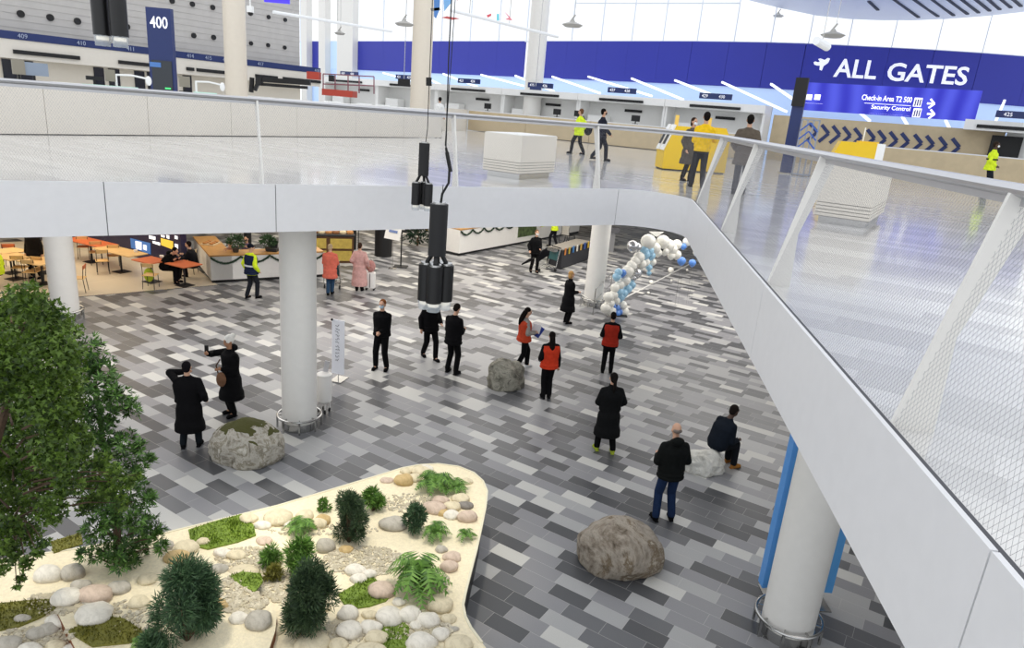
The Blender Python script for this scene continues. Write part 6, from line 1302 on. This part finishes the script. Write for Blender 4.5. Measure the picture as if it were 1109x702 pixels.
# dark glossy-leaved tree
tp = gp(128, 612); s_ = tp.y * 1.05 / FPX; o = thing('glossy_tree', 'dark glossy-leaved evergreen tree standing at the back of the planter', 'tree', tp); rnd = random.Random(11)
def toworld(x, y, D): return atd(x, y, D)
m = MB(); br = MB(); br.tube([tp, toworld(126, 560, tp.y + .1), toworld(112, 480, tp.y + .15), toworld(100, 385, tp.y + .2)], [.05, .04, .028, .01], 8)
spr = [(98, 375, 16), (88, 392, 18), (110, 398, 20), (100, 415, 24), (124, 425, 20), (95, 445, 24), (118, 448, 24), (142, 442, 12), (108, 472, 28), (132, 478, 20), (150, 485, 10), (100, 500, 24), (125, 508, 26), (148, 512, 18), (160, 498, 8), (112, 530, 26), (140, 535, 24), (160, 540, 12), (120, 556, 28), (148, 560, 22), (105, 570, 20), (165, 572, 16), (130, 582, 30), (155, 590, 20), (110, 596, 24), (172, 582, 8), (98, 608, 14), (130, 605, 24), (90, 600, 8), (75, 410, 16), (80, 440, 16), (85, 470, 16), (85, 520, 20), (142, 600, 18), (175, 592, 6)]
for x, y, r in spr:
    D = tp.y + rnd.uniform(-.28, .35); c = toworld(x, y, D); R_ = r * D / FPX; trunk = toworld(126 - (590 - y) * .12, y + 14, tp.y + .1); br.tube([trunk, trunk + (c - trunk) * .6 + UP * .03, c], [.012, .008, .003], 5)
    for _ in range(max(10, int(r * 2.0))):          # whorls of narrow leaves
        d = V((rnd.gauss(0, 1), rnd.gauss(0, 1), rnd.gauss(0, 1))).normalized(); a = c + d * R_ * rnd.uniform(.2, .95); ax_ = (d + UP * .6).normalized()
        for k in range(11):
            t = V((rnd.gauss(0, 1), rnd.gauss(0, 1), rnd.gauss(0, 1))); t = (t - ax_ * t.dot(ax_)).normalized(); dd = (t + ax_ * rnd.uniform(.1, 1.1)).normalized(); L = rnd.uniform(.055, .095); s2 = dd.cross(ax_).normalized() * .0085; q = len(m.v); m.v += [a, a + dd * L * .5 + s2, a + dd * L, a + dd * L * .5 - s2]; m.f.append((q, q + 1, q + 2, q + 3))
chmat(m.build('foliage', m_pod), o); chmat(br.build('trunk', m_bark), o)
# foreground maple
D0 = 5.6; cB_ = toworld(-40, 690, D0 - .4); gb = gp(-60, 735); o = thing('maple_tree', 'large light-leaved tree filling the left foreground with drooping small leaves', 'tree', gb); rnd = random.Random(31); m = MB(); br = MB()
crown = toworld(10, 430, D0); br.tube([gb, gb + (crown - gb) * .5 + V((-.1, 0, 0)), crown, toworld(28, 345, D0)], [.07, .055, .035, .01], 8)
cl_ = [(28, 325, 22), (10, 340, 26), (48, 345, 26), (-10, 355, 30), (66, 360, 22), (30, 365, 30), (0, 385, 32), (55, 385, 30), (80, 385, 14), (25, 405, 32), (72, 410, 22), (-10, 420, 30), (45, 430, 32), (80, 432, 14), (10, 450, 32), (66, 455, 24), (84, 465, 10), (35, 475, 32), (-8, 485, 30), (60, 488, 28), (84, 498, 12), (15, 510, 32), (48, 520, 30), (72, 525, 18), (-8, 540, 28), (25, 550, 28), (55, 552, 20), (5, 575, 22), (32, 580, 14), (12, 600, 14), (28, 610, 9), (40, 598, 7), (22, 626, 6), (2, 615, 10), (48, 588, 6), (18, 636, 3), (110, 500, 14), (125, 512, 12), (138, 522, 10), (118, 530, 14), (100, 520, 12), (132, 545, 9), (104, 540, 12), (92, 548, 12), (90, 480, 14), (150, 515, 5)]
for x, y, r in cl_:
    D = D0 + (rnd.uniform(-.55, .55) if x < 88 else rnd.uniform(.3, .6)); c = toworld(x, y, D); R_ = r * D / FPX * 1.05; tr = toworld(14 + (x - 14) * .2, min(y + 10, 560), D0); br.tube([tr, tr + (c - tr) * .6 + UP * .05, c], [.012, .007, .002], 5)
    for _ in range(int(20 + r * r * .95)):
        d = V((rnd.gauss(0, 1), rnd.gauss(0, 1), rnd.gauss(0, 1))).normalized(); a = c + d * R_ * rnd.random() ** .45; u_ = V((rnd.gauss(0, 1), rnd.gauss(0, 1), rnd.gauss(0, .6) - .4)).normalized(); v_ = u_.cross(V((rnd.gauss(0, 1), rnd.gauss(0, 1), rnd.gauss(0, 1)))).normalized(); s = rnd.uniform(.018, .034)
        q = len(m.v)      # three-lobed pointed leaf
        m.v += [a, a + (u_ * .5 + v_ * .95) * s, a + (u_ * .7 + v_ * .35) * s, a + u_ * 1.7 * s, a + (u_ * .7 - v_ * .35) * s, a + (u_ * .5 - v_ * .95) * s]; m.f.append((q, q + 1, q + 2, q + 3, q + 4, q + 5))
chmat(m.build('foliage', m_maple), o); chmat(br.build('trunk', m_bark), o)
